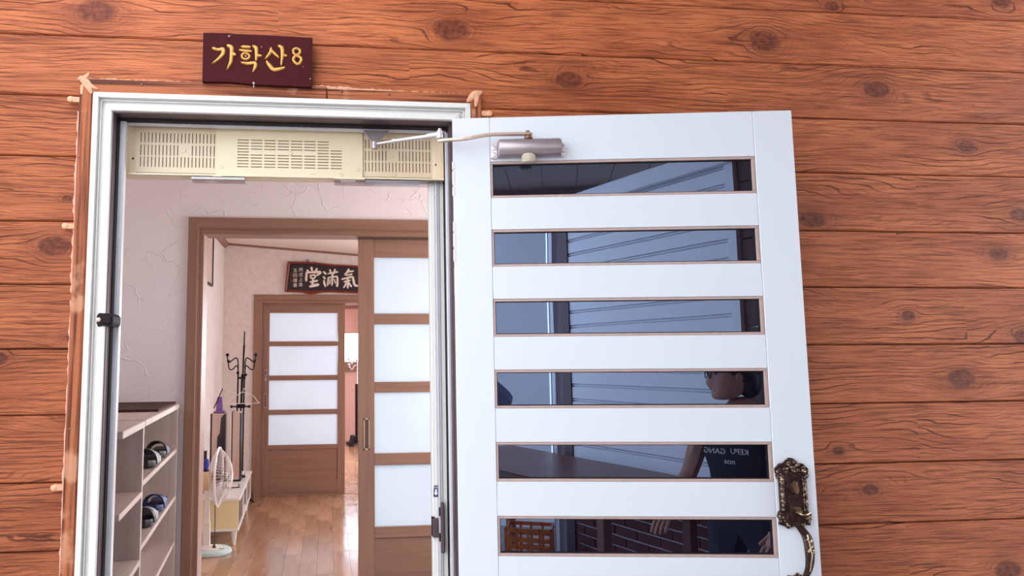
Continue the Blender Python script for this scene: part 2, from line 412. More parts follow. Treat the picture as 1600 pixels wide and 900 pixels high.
# ================================================================== outer wall
LZ = [3.337, 3.147, 2.957, 2.767, 2.5773, 2.3891, 2.1995, 2.0124, 1.8154, 1.6275, 1.4389, 1.2493, 1.0587, .8693, .679, .489, .299, .109, -.10]
OX0, OX1, OZ = -.70, .446, 2.205            # outside of the white frame
IX0, IX1, IZ = -.645, .391, 2.150           # inside of it
KN = {2: [(1.0, 2.86, .03)], 3: [(-1.5, 2.68, .03), (-.05, 2.66, .0), (1.722, 2.599, .022), (2.371, 2.65, .03)],
      4: [(-.708, 2.470, .046), (.393, 2.458, .046), (1.468, 2.463, .044), (2.56, 2.465, .046)],
      5: [(-1.4, 2.304, .034), (-.832, 2.26, .0), (-.27, 2.30, .0), (.782, 2.304, .036), (1.865, 2.308, .036), (2.9, 2.30, .036)],
      6: [(-1.2, 2.11, .03), (-.82, 2.07, .0), (.95, 2.1, .03), (1.55, 2.05, .0), (2.182, 2.114, .026)],
      7: [(-1.9, 1.9, .03), (-.77, 1.885, .012), (.6, 1.9, .03), (1.598, 1.853, .036), (2.36, 1.88, .03)],
      8: [(-.801, 1.742, .036), (-1.9, 1.74, .036), (1.2, 1.72, .03), (1.52, 1.66, .012), (2.265, 1.743, .028)],
      9: [(-1.5, 1.5, .03), (-.735, 1.472, .018), (.9, 1.5, .03), (1.912, 1.534, .020), (2.33, 1.462, .030)],
      10: [(-.945, 1.413, .024), (-1.9, 1.4, .03), (1.0, 1.3, .03), (2.086, 1.324, .040), (3.1, 1.32, .04)],
      11: [(-1.4, 1.15, .03), (-.80, 1.12, .0), (1.632, 1.099, .016), (2.2, 1.13, .0)],
      12: [(-1.3, .95, .03), (-.80, .98, .0), (1.733, .976, .022), (2.4, .95, .0)],
      13: [(-1.5, .78, .03), (-.78, .80, .0), (1.5, .78, .0), (2.193, .711, .036)]}
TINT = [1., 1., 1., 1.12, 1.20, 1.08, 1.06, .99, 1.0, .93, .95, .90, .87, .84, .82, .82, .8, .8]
wall = MB()
wall.box(-2.6, OX0, .012, .14, -.10, 3.34).box(OX1, 4.2, .012, .14, -.10, 3.34).box(OX0, OX1, .012, .14, OZ, 3.34)
wall_front = tag(wall.build('wall_front', 'joint_dark'), 'outer wall clad in reddish brown wood planks', 'wall', kind='structure')
def plank(row, x0, x1):
    z1, z0 = LZ[row], LZ[row+1]
    prof = [(.012, z0+.0012), (.005, z0+.0012), (0, z0+.0050), (0, z1-.0030), (.004, z1-.0012), (.012, z1-.0012)]
    ks = sorted(KN.get(row, [((x0+x1)/2, (z0+z1)/2, 0.)]))
    cuts = [x0]
    for a, b in zip(ks, ks[1:]):
        c = (a[0]+b[0])/2
        if x0+.02 < c < x1-.02: cuts.append(c)
    cuts.append(x1)
    bm = bmesh.new(); rings = [[bm.verts.new((x, y, z)) for y, z in prof] for x in cuts]; fk = []
    for i in range(len(cuts)-1):
        mid = (cuts[i]+cuts[i+1])/2; k = min(ks, key=lambda q: abs(q[0]-mid))
        for j in range(len(prof)):
            j2 = (j+1) % len(prof); f = bm.faces.new((rings[i][j], rings[i+1][j], rings[i+1][j2], rings[i][j2])); fk.append(k)
    bm.faces.new(rings[0]); fk.append(ks[0]); bm.faces.new(rings[-1][::-1]); fk.append(ks[-1])
    bmesh.ops.recalc_face_normals(bm, faces=bm.faces[:])
    me = bpy.data.meshes.new('plank'); bm.to_mesh(me); bm.free()
    at = me.attributes.new('knot_coord', 'FLOAT_VECTOR', 'CORNER')
    for p in me.polygons:
        k = fk[p.index]
        for li in p.loop_indices:
            c = me.vertices[me.loops[li].vertex_index].co
            at.data[li].vector = (c.x-k[0], c.z-k[1], k[2])
    o = link('plank', me, 'siding', wall_front)
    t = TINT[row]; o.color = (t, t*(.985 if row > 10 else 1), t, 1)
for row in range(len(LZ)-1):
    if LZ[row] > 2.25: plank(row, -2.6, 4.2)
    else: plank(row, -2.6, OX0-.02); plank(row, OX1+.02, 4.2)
# brown casing round the frame
trim_2 = thing('trim_2', 'brown wood casing strip nailed round the white door frame', 'trim', (0, 0, 0), kind='structure')
box('casing_strip', 'casing_v', trim_2, -.742, OX0-.006, -.020, .012, -.10, 2.222, bev=.003)
box('casing_strip', 'casing_h', trim_2, -.742, -.005, -.018, .004, OZ, 2.249, bev=.003)
box('casing_strip', 'casing_h', trim_2, -.003, .448, -.018, .004, OZ, 2.241, bev=.003)
box('casing_strip', 'casing_v', trim_2, OX1+.002, .484, -.020, .012, -.10, 2.235, bev=.003)
box('filler_strip', 'sealant_pink', trim_2, OX0-.007, OX0+.001, -.012, .012, -.10, OZ)
def bead(x0, z0, x1, z1, w, mat='sealant', amp=.4, n=40, y=-.003):
    mb = MB(); rings = []
    L = math.hypot(x1-x0, z1-z0); tx, tz = (x1-x0)/L, (z1-z0)/L
    for i in range(n+1):
        t = i/n; ww = w*(1+random.uniform(-amp, amp)); off = random.uniform(-amp, amp)*w*.25
        cx, cz = x0+(x1-x0)*t-tz*off, z0+(z1-z0)*t+tx*off
        rings.append([(cx-tz*ww*math.cos(q), y-ww*.5*math.sin(q), cz+tx*ww*math.cos(q)) for q in (0, PI*.3, PI*.7, PI)])
    mb.loops(rings); return mb.build('sealant_bead', mat, trim_2, True)
bead(-.735, 2.251, -.40, 2.247, .006); bead(-.05, 2.252, .20, 2.243, .006); bead(.20, 2.243, .47, 2.240, .005)
bead(-.745, 2.15, -.745, 1.60, .006, 'sealant_pink', .5); bead(-.745, 1.58, -.745, .30, .005, 'sealant_pink', .5, 70)
for pts in ([(-.738, 2.25, .018), (-.722, 2.232, .024), (-.708, 2.205, .012)], [(-.745, 2.246, .012), (-.728, 2.252, .016), (-.715, 2.266, .006)],
            [(-.735, 2.225, .012), (-.735, 2.20, .010)], [(.482, 2.245, .014), (.462, 2.236, .026), (.44, 2.214, .012)], [(.47, 2.24, .02), (.465, 2.20, .012)],
            [(-.72, 2.236, .012), (-.703, 2.222, .010), (-.69, 2.216, .006)]):
    mb = MB(); brush(mb, pts, .005, y=-.018); mb.build('sealant_blob', 'sealant', trim_2, True)
for x, z in ((-.719, 2.232), (-.562, 2.234), (.19, 2.228), (.04, 2.232), (-.735, 2.005), (-.728, 1.59), (-.73, 1.21)):
    mb = MB(); mb.lathe([(.0038, 0), (.0038, .002), (.001, .003)], 10, Matrix.Translation((x, -.018, z)) @ Matrix.Rotation(R(90), 4, 'X')); mb.build('nail_head', 'rust', trim_2)
for i, (x, z, sd, lab) in enumerate(((-.742, 2.183, -1, 'short pale wooden peg poking out left of the frame top corner'), (-.742, 1.798, -1, 'short pale wooden peg halfway up the left casing'),
                      (-.742, 1.046, -1, 'lowest pale wooden peg on the left casing'), (.484, 2.177, 1, 'short pale wooden peg at the right casing above the open door'))):
    p = thing('wooden_peg', lab, 'peg', (x, 0, z), 0, 'wooden pegs along the door casing')
    L = .032
    poly = [(0, -.007), (sd*L*.75, -.007), (sd*L*.95, -.004), (sd*L, .003), (sd*L*.93, .009), (sd*L*.7, .009), (0, .008)]
    MB().prism(poly, 0, .016, XZ).build('shaft', 'peg', p)
    MB().lathe([(.009, 0), (.009, .017), (.006, .019)], 14, Matrix.Translation((sd*L*.82, 0, .001)) @ Matrix.Rotation(R(90), 4, 'X')).build('round_end', 'peg', p, True)

# ================================================================== white aluminium door frame
trim_1 = thing('trim_1', 'white aluminium door frame with stepped profile', 'door frame', (0, 0, 0), kind='structure')
ZB = -.08
prof = [(0, .012), (0, -.026), (.0150, -.027), (.0160, -.010), (.0185, -.013), (.0215, -.013), (.0228, -.003), (.0290, -.003), (.0355, -.022), (.0535, -.024), (.055, -.020), (.055, .064), (.04, .064)]
def member(name, ptsf, mat='frame_white'):
    mb = MB(); mb.loops([[ptsf(w_, y_, e) for w_, y_ in prof] for e in (0, 1)]); return mb.build(name, mat, trim_1)
member('jamb', lambda a, y, e: (OX0+a, y, ZB if e == 0 else OZ-a-.0009))
member('jamb', lambda a, y, e: (OX1-a, y, ZB if e == 0 else OZ-a-.0009))
member('head', lambda a, y, e: ((OX0+a) if e == 0 else (OX1-a), y, OZ-a))
# dark rebate with seal, and the aluminium stop behind it
box('weather_seal', 'alu_dark', trim_1, IX0, IX0+.003, -.010, .050, ZB, IZ); box('weather_seal', 'alu_dark', trim_1, IX1-.003, IX1, -.010, .066, ZB, IZ)
box('weather_seal', 'alu_dark', trim_1, IX0, IX1, -.010, .066, IZ-.003, IZ)
box('seal_lip', 'gasket', trim_1, IX0+.003, IX0+.006, .022, .046, ZB, IZ-.003); box('seal_lip', 'gasket', trim_1, IX0+.003, IX1-.003, .036, .060, IZ-.008, IZ-.003)
box('seal_lip', 'alu_dark', trim_1, IX1-.007, IX1-.003, .010, .040, ZB, IZ-.003)
box('door_stop', 'alu', trim_1, IX0, IX0+.0215, .050, .064, ZB, 2.146, bev=.002); box('door_stop', 'alu', trim_1, IX1-.011, IX1, .066, .085, ZB, 2.146, bev=.002)
box('door_stop', 'alu', trim_1, IX0, IX1, .066, .085, 2.138, 2.146)
box('stop_lip', 'frame_white', trim_1, IX0+.0195, IX0+.0225, .046, .066, ZB, 2.139, bev=.001); box('stop_lip', 'frame_white', trim_1, IX0+.003, IX0+.0055, .047, .052, ZB, 2.139)
box('stop_gap', 'gasket', trim_1, IX1-.0105, IX1, .086, .150, ZB, 2.14)
box('reveal', 'frame_white', trim_1, IX1, OX1, .116, .14, ZB, OZ); box('reveal', 'frame_white', trim_1, IX0, IX1, .086, .14, IZ, OZ)
box('hinge_packing', 'frame_white', trim_1, IX1-.003, IX1+.004, -.026, -.0185, 1.60, 1.68)
for z0, z1 in ((1.905, 1.935), (1.938, 1.985), (1.988, 2.015), (1.70, 1.74), (1.744, 1.79), (1.793, 1.825), (.55, .60), (.604, .65)):
    box('hinge_knuckle', 'frame_white', trim_1, IX1-.006, IX1+.003, -.032, -.022, z0, z1, bev=.002)
box('threshold', 'alu', trim_1, IX0, IX1, -.02, .14, -.10, -.06)
# little black latch keeper on the left jamb
t = thing('latch_keeper', 'small black latch keeper screwed on the left door jamb', 'latch', (-.655, -.021, 1.522))
MB().prism([(-.006, -.020), (.006, -.018), (.032, -.018), (.036, -.010), (.036, .010), (.030, .018), (-.004, .020), (-.010, .012), (-.010, -.010)], -.070, .006, XZ).build('body', 'gasket', t)
MB().lathe([(.0065, 0), (.0065, .004), (.002, .006)], 12, Matrix.Translation((-.004, -.006, .0)) @ Matrix.Rotation(R(90), 4, 'X')).build('screw', 'bronze_arm', t, True)
box('tongue', 'gasket', t, .010, .030, -.014, -.004, -.012, .010, bev=.003)

# ================================================================== slotted cream cover box in the head of the doorway
cb = thing('slotted_cover_box', 'cream plastic cover box with slotted vents across the doorway top', 'vent cover', (0, 0, 0))
BZ0, BZ1, BX0, BX1 = 1.988, 2.150, -.642, .377
hs = MB(); hs.box(BX0, BX1, .128, .150, BZ0, BZ1).box(BX0, BX1, .088, .150, BZ0-.004, BZ0).box(BX0, BX0+.004, .088, .130, BZ0, BZ1-.012).box(BX1-.004, BX1, .088, .130, BZ0, BZ1-.012)
hs.build('housing', 'cream', cb)
def slot_panel(name, mat, x0, x1, z0, z1, yf, slots, depth=.004, parent=cb):
    xs = sorted({round(v, 5) for s in slots for v in s[:2]} | {round(x0, 5), round(x1, 5)}); zs = sorted({round(v, 5) for s in slots for v in s[2:]} | {round(z0, 5), round(z1, 5)})
    S = {(round(a, 5), round(c, 5)): (round(b, 5), round(d, 5)) for a, b, c, d in slots}
    ins = set()
    for a, b, c, d in slots:
        for i, xa in enumerate(xs[:-1]):
            if xa < a-1e-6 or xa >= b-1e-6: continue
            for j, za in enumerate(zs[:-1]):
                if c-1e-6 <= za < d-1e-6: ins.add((i, j))
    V = []; F = []; MI = []; idx = {}
    def vv(p):
        if p not in idx: idx[p] = len(V); V.append(p)
        return idx[p]
    for i in range(len(xs)-1):
        for j in range(len(zs)-1):
            dpt = depth if (i, j) in ins else 0; y = yf+dpt; xa, xb, za, zb = xs[i], xs[i+1], zs[j], zs[j+1]
            F.append([vv((xa, y, za)), vv((xb, y, za)), vv((xb, y, zb)), vv((xa, y, zb))]); MI.append(1 if dpt else 0)
            if dpt:
                for (di, dj, e) in ((-1, 0, ((xa, za), (xa, zb))), (1, 0, ((xb, zb), (xb, za))), (0, -1, ((xb, za), (xa, za))), (0, 1, ((xa, zb), (xb, zb)))):
                    if (i+di, j+dj) not in ins:
                        (p, q), (r_, s_) = e; F.append([vv((p, yf, q)), vv((r_, yf, s_)), vv((r_, y, s_)), vv((p, y, q))]); MI.append(0)
    yb = yf+depth+.002
    for e in (((x0, z0), (x1, z0)), ((x1, z0), (x1, z1)), ((x1, z1), (x0, z1)), ((x0, z1), (x0, z0))):
        (a, b), (c, d) = e; F.append([vv((a, yf, b)), vv((a, yb, b)), vv((c, yb, d)), vv((c, yf, d))]); MI.append(0)
    F.append([vv((x0, yb, z0)), vv((x0, yb, z1)), vv((x1, yb, z1)), vv((x1, yb, z0))]); MI.append(0)
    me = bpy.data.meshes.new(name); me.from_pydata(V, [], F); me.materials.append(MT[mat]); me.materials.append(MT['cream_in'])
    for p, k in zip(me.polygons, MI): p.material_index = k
    return link(name, me, None, parent)
def vslots(x0, n, pitch, zr, skip, wd=.0035):
    out = []
    for (c, d) in zr:
        for i in range(n):
            if (i in skip) and (c, d) == zr[1]: continue
            xx = x0+i*pitch; out.append((xx, xx+wd, c, d))
    return out
zr = ((2.098, 2.130), (2.056, 2.090), (2.018, 2.051))
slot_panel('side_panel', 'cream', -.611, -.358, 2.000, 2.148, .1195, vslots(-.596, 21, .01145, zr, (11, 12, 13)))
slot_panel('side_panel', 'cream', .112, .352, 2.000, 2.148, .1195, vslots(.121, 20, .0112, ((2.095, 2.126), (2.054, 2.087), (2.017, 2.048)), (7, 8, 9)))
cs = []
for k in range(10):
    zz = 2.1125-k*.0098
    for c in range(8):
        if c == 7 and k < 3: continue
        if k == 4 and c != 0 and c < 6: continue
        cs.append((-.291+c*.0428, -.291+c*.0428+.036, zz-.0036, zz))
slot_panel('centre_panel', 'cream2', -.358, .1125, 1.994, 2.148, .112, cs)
for x, z, y in ((-.461, 2.073, .1195), (-.122, 2.072, .112), (.205, 2.071, .1195), (.096, 2.022, .112), (-.342, 2.022, .112), (.040, 2.002, .112), (-.05, 2.000, .112), (.215, 2.008, .1195)):
    MB().lathe([(.0070, 0), (.0065, .0025), (.0035, .0025), (.003, .001)], 14, Matrix.Translation((x, y, z)) @ Matrix.Rotation(R(90), 4, 'X')).build('screw', 'cream2', cb, True)
for sx, xe in ((1, BX0+.004), (-1, BX1-.004)):
    b = MB(); b.loops([[(xe+sx*dx, y, z) for dx, y in ((0, .090), (.004, .090), (.012, .108), (.022, .1185), (.030, .1195), (.030, .1275), (0, .1275))] for z in (BZ0, 2.146)]); b.build('end_return', 'cream', cb, True)
for x in (-.616, .355): box('end_pin', 'gasket', cb, x-.002, x+.002, .112, .117, 2.040, 2.045)
box('lens_strip', 'clear', cb, -.432, -.262, .090, .140, BZ0-.016, BZ0-.005, bev=.002)
box('lens_strip', 'clear', cb, .020, .368, .090, .140, BZ0-.016, BZ0-.005, bev=.002)
box('led_strip', 'white_gl', cb, .040, .088, .092, .135, BZ0-.012, BZ0-.006); box('led_strip', 'alu', cb, .12, .30, .094, .135, BZ0-.011, BZ0-.006)
box('bottom_lip', 'cream2', cb, -.362, -.335, .084, .095, BZ0-.006, BZ0); box('bottom_lip', 'cream2', cb, .020, .118, .082, .095, BZ0-.007, BZ0)
box('bottom_lip', 'cream2', cb, BX0, BX1, .0855, .090, BZ0-.004, BZ0+.001)

# ================================================================== folded-away inner screen door on the right jamb
sd = thing('screen_door_post', 'white aluminium edge post of an inner screen door by the right jamb', 'screen door', (0, 0, 0))
box('profile', 'frame_white', sd, .332, .3510, .118, .150, -.05, 1.982, bev=.003)
box('profile', 'frame_white', sd, .3555, .365, .112, .140, -.05, 1.982, bev=.002)
box('profile_edge', 'alu', sd, .3505, .3558, .106, .120, -.05, 1.982)
box('profile', 'frame_white', sd, .366, .3795, .116, .150, -.05, 1.982, bev=.001)
box('pull_bar', 'alu_dark', sd, .3545, .367, .094, .106, .800, .955, bev=.003)
box('catch', 'alu_dark', sd, .3305, .349, .108, .119, .845, .904, bev=.002); box('catch_edge', 'gasket', sd, .3285, .3365, .112, .124, .850, .908)
box('catch_slot', 'gasket', sd, .350, .3535, .098, .1045, .913, .938); box('catch_slot', 'gasket', sd, .350, .3535, .098, .1045, .836, .860)
stk = thing('arrow_sticker', 'navy sticker with white down arrow on the screen door post', 'sticker', (.3435, .1165, .986), 0)
box('backing', 'navy_st', stk, -.0068, .0068, 0, .0012, -.0175, .0175)
mb = MB(); mb.prism([(-.003, .006), (.003, .006), (.003, -.005), (.006, -.005), (0, -.014), (-.006, -.005), (-.003, -.005)], 0, .0008, XZ); mb.build('arrow', 'white_pl', stk)
me = text_mesh('열림', .0062, .0003); me.transform(Matrix.Translation((0, -.0003, .0115)) @ Matrix.Rotation(R(90), 4, 'X')); link('lettering', me, 'white_pl', stk)
stk.rotation_euler = (0, R(4), 0)

# ================================================================== open door leaf
DA = R(9.0)
door_1 = thing('door_1', 'open white door with six dark glass strips in view and an antique brass handle', 'door', (.387, -.03, 0), -DA, kind='structure')
DW, DT, DH0, DH1, ST = 1.037, .040, .03, 2.153, .1165
FY = 0.0                                    # front face at local y = 0, back at +DT
box('stile', 'door_white', door_1, 0, ST-.0006, FY, DT, DH0, DH1, bev=.0015)
box('stile', 'door_white', door_1, DW-ST+.0006, DW, FY, DT, DH0, DH1, bev=.0015)
tops = [2.0115-.2145*k for k in range(9)]
edges = [DH1]+[v for tt in tops for v in (tt, tt-.1150)]+[DH0]
for i in range(0, len(edges), 2):
    box('rail', 'door_white', door_1, ST, DW-ST, FY+.0008, DT, edges[i+1], edges[i], bev=.0012)
for tt in tops:
    z1, z0, x0, x1 = tt-.0004, tt-.1146, ST+.0004, DW-ST-.0004
    pn = box('pane', 'glass', door_1, x0+.003, x1-.003, FY+.015, FY+.021, z0+.003, z1-.003)
    for a in ((x0, x1, z1-.0075, z1), (x0, x1, z0, z0+.0075), (x0, x0+.006, z0+.0075, z1-.0075), (x1-.0095, x1, z0+.0075, z1-.0075)):
        box('glazing_bead', 'bead', pn, a[0], a[1], FY+.003, FY+.015, a[2], a[3], bev=.001)
    for a in ((x0+.006, x1-.0095, z0+.0075, z0+.010), (x1-.0125, x1-.0095, z0+.010, z1-.0095), (x0+.006, x0+.008, z0+.01, z1-.0095), (x0+.006, x1-.0095, z1-.0095, z1-.0075)):
        box('glass_gasket', 'gasket', pn, a[0], a[1], FY+.010, FY+.015, a[2], a[3])
# handle set
hd = thing('door_handle', None, None); hd.parent = door_1; hd.location = (.9675, -.0005, 1.0)
hd['label'] = 'ornate antique brass handle set'
hpoly = [(-.038, .062), (-.046, .064), (-.047, .078), (-.040, .084), (-.034, .092), (-.022, .094), (-.014, .102), (-.004, .109), (.004, .108), (.014, .101), (.022, .094), (.033, .092), (.040, .084), (.046, .079), (.046, .066), (.040, .060),
         (.039, -.042), (.046, -.050), (.047, -.062), (.041, -.070), (.044, -.082), (.030, -.080), (.022, -.088), (.008, -.084), (-.008, -.086), (-.020, -.092), (-.030, -.084), (-.044, -.080), (-.042, -.068), (-.047, -.058), (-.044, -.046), (-.038, -.040)]
b = MB(); b.prism(hpoly, 0, .008, XZ); b.prism([(x*.80, z*.66+.004) for x, z in ((-.036, .07), (.036, .07), (.036, -.07), (-.036, -.07))], .008, .011, XZ); b.build('back_plate', 'antique', hd)
b = MB()
for sx in (-1, 1):
    b.tube([(sx*.034, -.012, .060), (sx*.034, -.013, -.040)], .0038, 8); b.tube([(sx*.0285, -.011, .058), (sx*.0285, -.011, -.040)], .0022, 6)
b.build('column_moulding', 'antique_relief', hd, True)
b = MB(); rs = random.Random(3)
for i in range(46):
    a = rs.uniform(-1, 1); z = .070+rs.uniform(0, 1)*(.034*(1-abs(a)**1.5)); b.ball((a*.041, -.009-rs.uniform(0, .003), z), rs.uniform(.0025, .0048), 8, (1.3, .8, 1))
for sx in (-1, 1):
    for i in range(9): b.ball((sx*(.040+rs.uniform(-.005, .005)), -.010, .064+rs.uniform(-.012, .006)), rs.uniform(.003, .005), 8)
    for i in range(12): b.ball((sx*(.037+rs.uniform(-.007, .007)), -.010, -.058+rs.uniform(-.014, .012)), rs.uniform(.003, .0055), 8)
for i in range(14): b.ball((rs.uniform(-.026, .026), -.009, -.080+rs.uniform(-.006, .005)), rs.uniform(.003, .005), 8)
b.build('scroll_ornament', 'antique_relief', hd, True)
b = MB(); b.lathe([(.021, 0), (.021, .004), (.018, .008), (.0165, .006), (.0165, .010), (.004, .011)], 24, Matrix.Translation((.0, -.009, .026)) @ Matrix.Rotation(R(90), 4, 'X')); b.build('lock_rose', 'antique', hd, True)
b = MB(); b.loops([[(x, y, z) for x, y in ((-.005*s, -.016), (.005*s, -.016), (.004*s, -.034), (-.004*s, -.034))] for z, s in ((.012, .9), (.026, 1.5), (.036, .9), (.045, .7))]); b.build('thumb_turn', 'antique_bright', hd, True)
b = MB(); b.prism([(-.018, -.052), (.018, -.052), (.018, -.016), (.008, -.006), (0, -.003), (-.008, -.006), (-.018, -.016)], .010, .014, XZ); b.build('latch_plate', 'antique', hd)
b = MB(); b.loops([[(x, y, z) for x in (-.007, .008)] + [(x, y2, z2) for x in (.008, -.007)] for y, z, y2, z2 in ((-.013, -.024, -.013, -.034), (-.030, -.026, -.030, -.033), (-.040, -.037, -.038, -.042))]); b.build('thumb_latch', 'antique_bright', hd)
b = MB(); b.tube(catmull([(-.002, -.026, -.040), (.008, -.034, -.046), (.022, -.034, -.046), (.034, -.026, -.042)], 4), [.003]*13, 8); b.build('latch_lever', 'antique_bright', hd, True)
gp = catmull([(0, -.010, -.070), (.004, -.032, -.084), (.010, -.052, -.105), (.012, -.058, -.140), (.010, -.056, -.180), (.002, -.046, -.212), (-.006, -.026, -.232), (-.008, -.008, -.240)], 5)
b = MB(); n = len(gp)
rings = []
for i, p in enumerate(gp):
    t_ = i/(n-1); wd = .0085+.0065*math.sin(PI*min(t_*1.4, 1))*(1-.25*t_); th_ = .007
    rings.append([(p[0]+wd*math.cos(q), p[1]+th_*math.sin(q)*.9, p[2]+th_*.35*math.sin(q)) for q in [k*2*PI/10 for k in range(10)]])
b.loops(rings); grip = b.build('grip', 'antique', hd, True)
b = MB()
for i in range(16): b.ball((.011+rs.uniform(-.009, .009), -.064, -.128+rs.uniform(-.022, .02)), rs.uniform(.002, .0038), 8)
b.tube([(.006, -.061, -.095), (.014, -.066, -.150), (.008, -.060, -.195)], .002, 6); b.build('grip_ornament', 'antique_bright', grip, True)
b = MB(); b.prism([(-.034, -.232), (-.026, -.222), (-.012, -.224), (0, -.214), (.014, -.224), (.026, -.222), (.030, -.232), (.024, -.25), (.014, -.27), (0, -.285), (-.014, -.27), (-.024, -.25)], 0, .009, XZ)
for i in range(20): b.ball((rs.uniform(-.026, .024), -.010, -.236+rs.uniform(-.02, .014)), rs.uniform(.003, .005), 8)
b.build('lower_plate', 'antique_relief', hd, True)
# small lock strike visible on the free edge
box('edge_screw', 'black', door_1, DW-.001, DW+.003, .012, .020, 1.535, 1.55)

# ================================================================== door closer
dc = thing('door_closer', 'brushed grey door closer with folding arm across the door top', 'door closer', (.387, -.03, 0), -DA)
b = MB(); b.loops([[(x, -.028-.026*math.cos(q)*s, 2.046+.0265*math.sin(q)*s) for q in [k*2*PI/24 for k in range(24)]] for x, s in ((.141, .93), (.144, 1), (.325, 1), (.329, .94))])
b.box(.139, .330, -.030, -.0005, 2.020, 2.0705, bev=.002); b.build('cylinder_body', 'steel', dc, True)
for x0, x1, xs in ((.116, .139, .1275), (.330, .345, .338)):
    p = MB().box(x0, x1, -.010, -.0005, 2.018, 2.064, bev=.003).build('mounting_foot', 'steel_light', dc)
    for z in (2.030, 2.051):
        b = MB(); b.lathe([(.0075, 0), (.0075, .0015), (.0055, .003), (.002, .003), (.0015, .001)], 16, Matrix.Translation((xs, -.010, z)) @ Matrix.Rotation(R(90), 4, 'X')); b.build('screw', 'steel_light', p, True)
b = MB(); b.lathe([(.016, 0), (.0185, .003), (.0185, .022), (.015, .026)], 24, Matrix.Translation((.230, -.034, 1.997)))
for k in range(20): b.box(.230+.0195*math.cos(k*PI/10)-.0012, .230+.0195*math.cos(k*PI/10)+.0012, -.034+.0195*math.sin(k*PI/10)-.0012, -.034+.0195*math.sin(k*PI/10)+.0012, 2.001, 2.018)
b.build('valve_cap', 'knob_cream', dc, True)
b = MB(); b.lathe([(.013, 2.070), (.013, 2.076), (.009, 2.077), (.009, 2.082)], 18, Matrix.Translation((.231, -.034, 0))); b.lathe([(.006, 2.091), (.006, 2.096), (.003, 2.098)], 8, Matrix.Translation((.229, -.034, 0))); b.build('spindle', 'rust', dc, True)
# main arm: flat champagne bar from spindle to elbow
arm = [(.243, -.034, 2.0865), (.225, -.034, 2.0865), (.13, -.040, 2.0855), (.10, -.042, 2.083), (.055, -.045, 2.0745), (.030, -.045, 2.0715), (-.030, -.040, 2.0695), (-.046, -.038, 2.0695)]
b = MB(); b.loops([[(x, y-w_, z-.0035), (x, y+w_, z-.0035), (x, y+w_, z+.0035), (x, y-w_, z+.0035)] for (x, y, z), w_ in zip(arm, (.004, .010, .009, .009, .009, .009, .009, .004))]); b.build('main_arm', 'bronze_arm', dc)
EL = Vector((-.040, -.038, 2.083))
b = MB(); b.lathe([(.011, -.004), (.011, .004), (.009, .006), (.009, .018), (.006, .020), (.004, .026)], 16, Matrix.Translation(EL)); b.lathe([(.012, -.006), (.012, -.004)], 16, Matrix.Translation(EL)); b.build('elbow_joint', 'steel_light', dc, True)
Mi = (Matrix.Translation((.387, -.03, 0)) @ Matrix.Rotation(-DA, 4, 'Z')).inverted()
BR = Mi @ Vector((.146, .030, 2.083))
d = BR-EL
b = MB(); b.tube([EL+d*.02+Vector((0, 0, .007)), EL+d*.16+Vector((0, 0, .006)), EL+d*.22+Vector((0, 0, .005)), EL+d*.66+Vector((0, 0, 0.003)), EL+d*.69+Vector((0, 0, .003)), EL+d*.71+Vector((0, 0, .003)), EL+d*.74+Vector((0, 0, .002)), EL+d*.96], [.0085, .0085, .0062, .0055, .0075, .0075, .0042, .0042], 10)
b.build('forearm_rod', 'steel_light', dc, True)
b = MB(); b.ball(BR, .011, 12, (1, 1, .9)); b.lathe([(.010, -.016), (.010, .006)], 12, Matrix.Translation(BR)); b.build('pivot', 'steel', dc, True)
P = [Mi @ Vector(q) for q in ((.112, .064, 2.134), (.196, .064, 2.134), (.196, .050, 2.134), (.112, .050, 2.134), (.139, .036, 2.090), (.154, .036, 2.090), (.154, .022, 2.086), (.139, .022, 2.086))]
b = bmesh.new(); vv = [b.verts.new(p) for p in P]
for f in ((0, 1, 2, 3), (7, 6, 5, 4), (0, 4, 5, 1), (1, 5, 6, 2), (2, 6, 7, 3), (3, 7, 4, 0)): b.faces.new([vv[i] for i in f])
bmesh.ops.recalc_face_normals(b, faces=b.faces[:]); MB().join(b).build('frame_bracket', 'steel', dc)

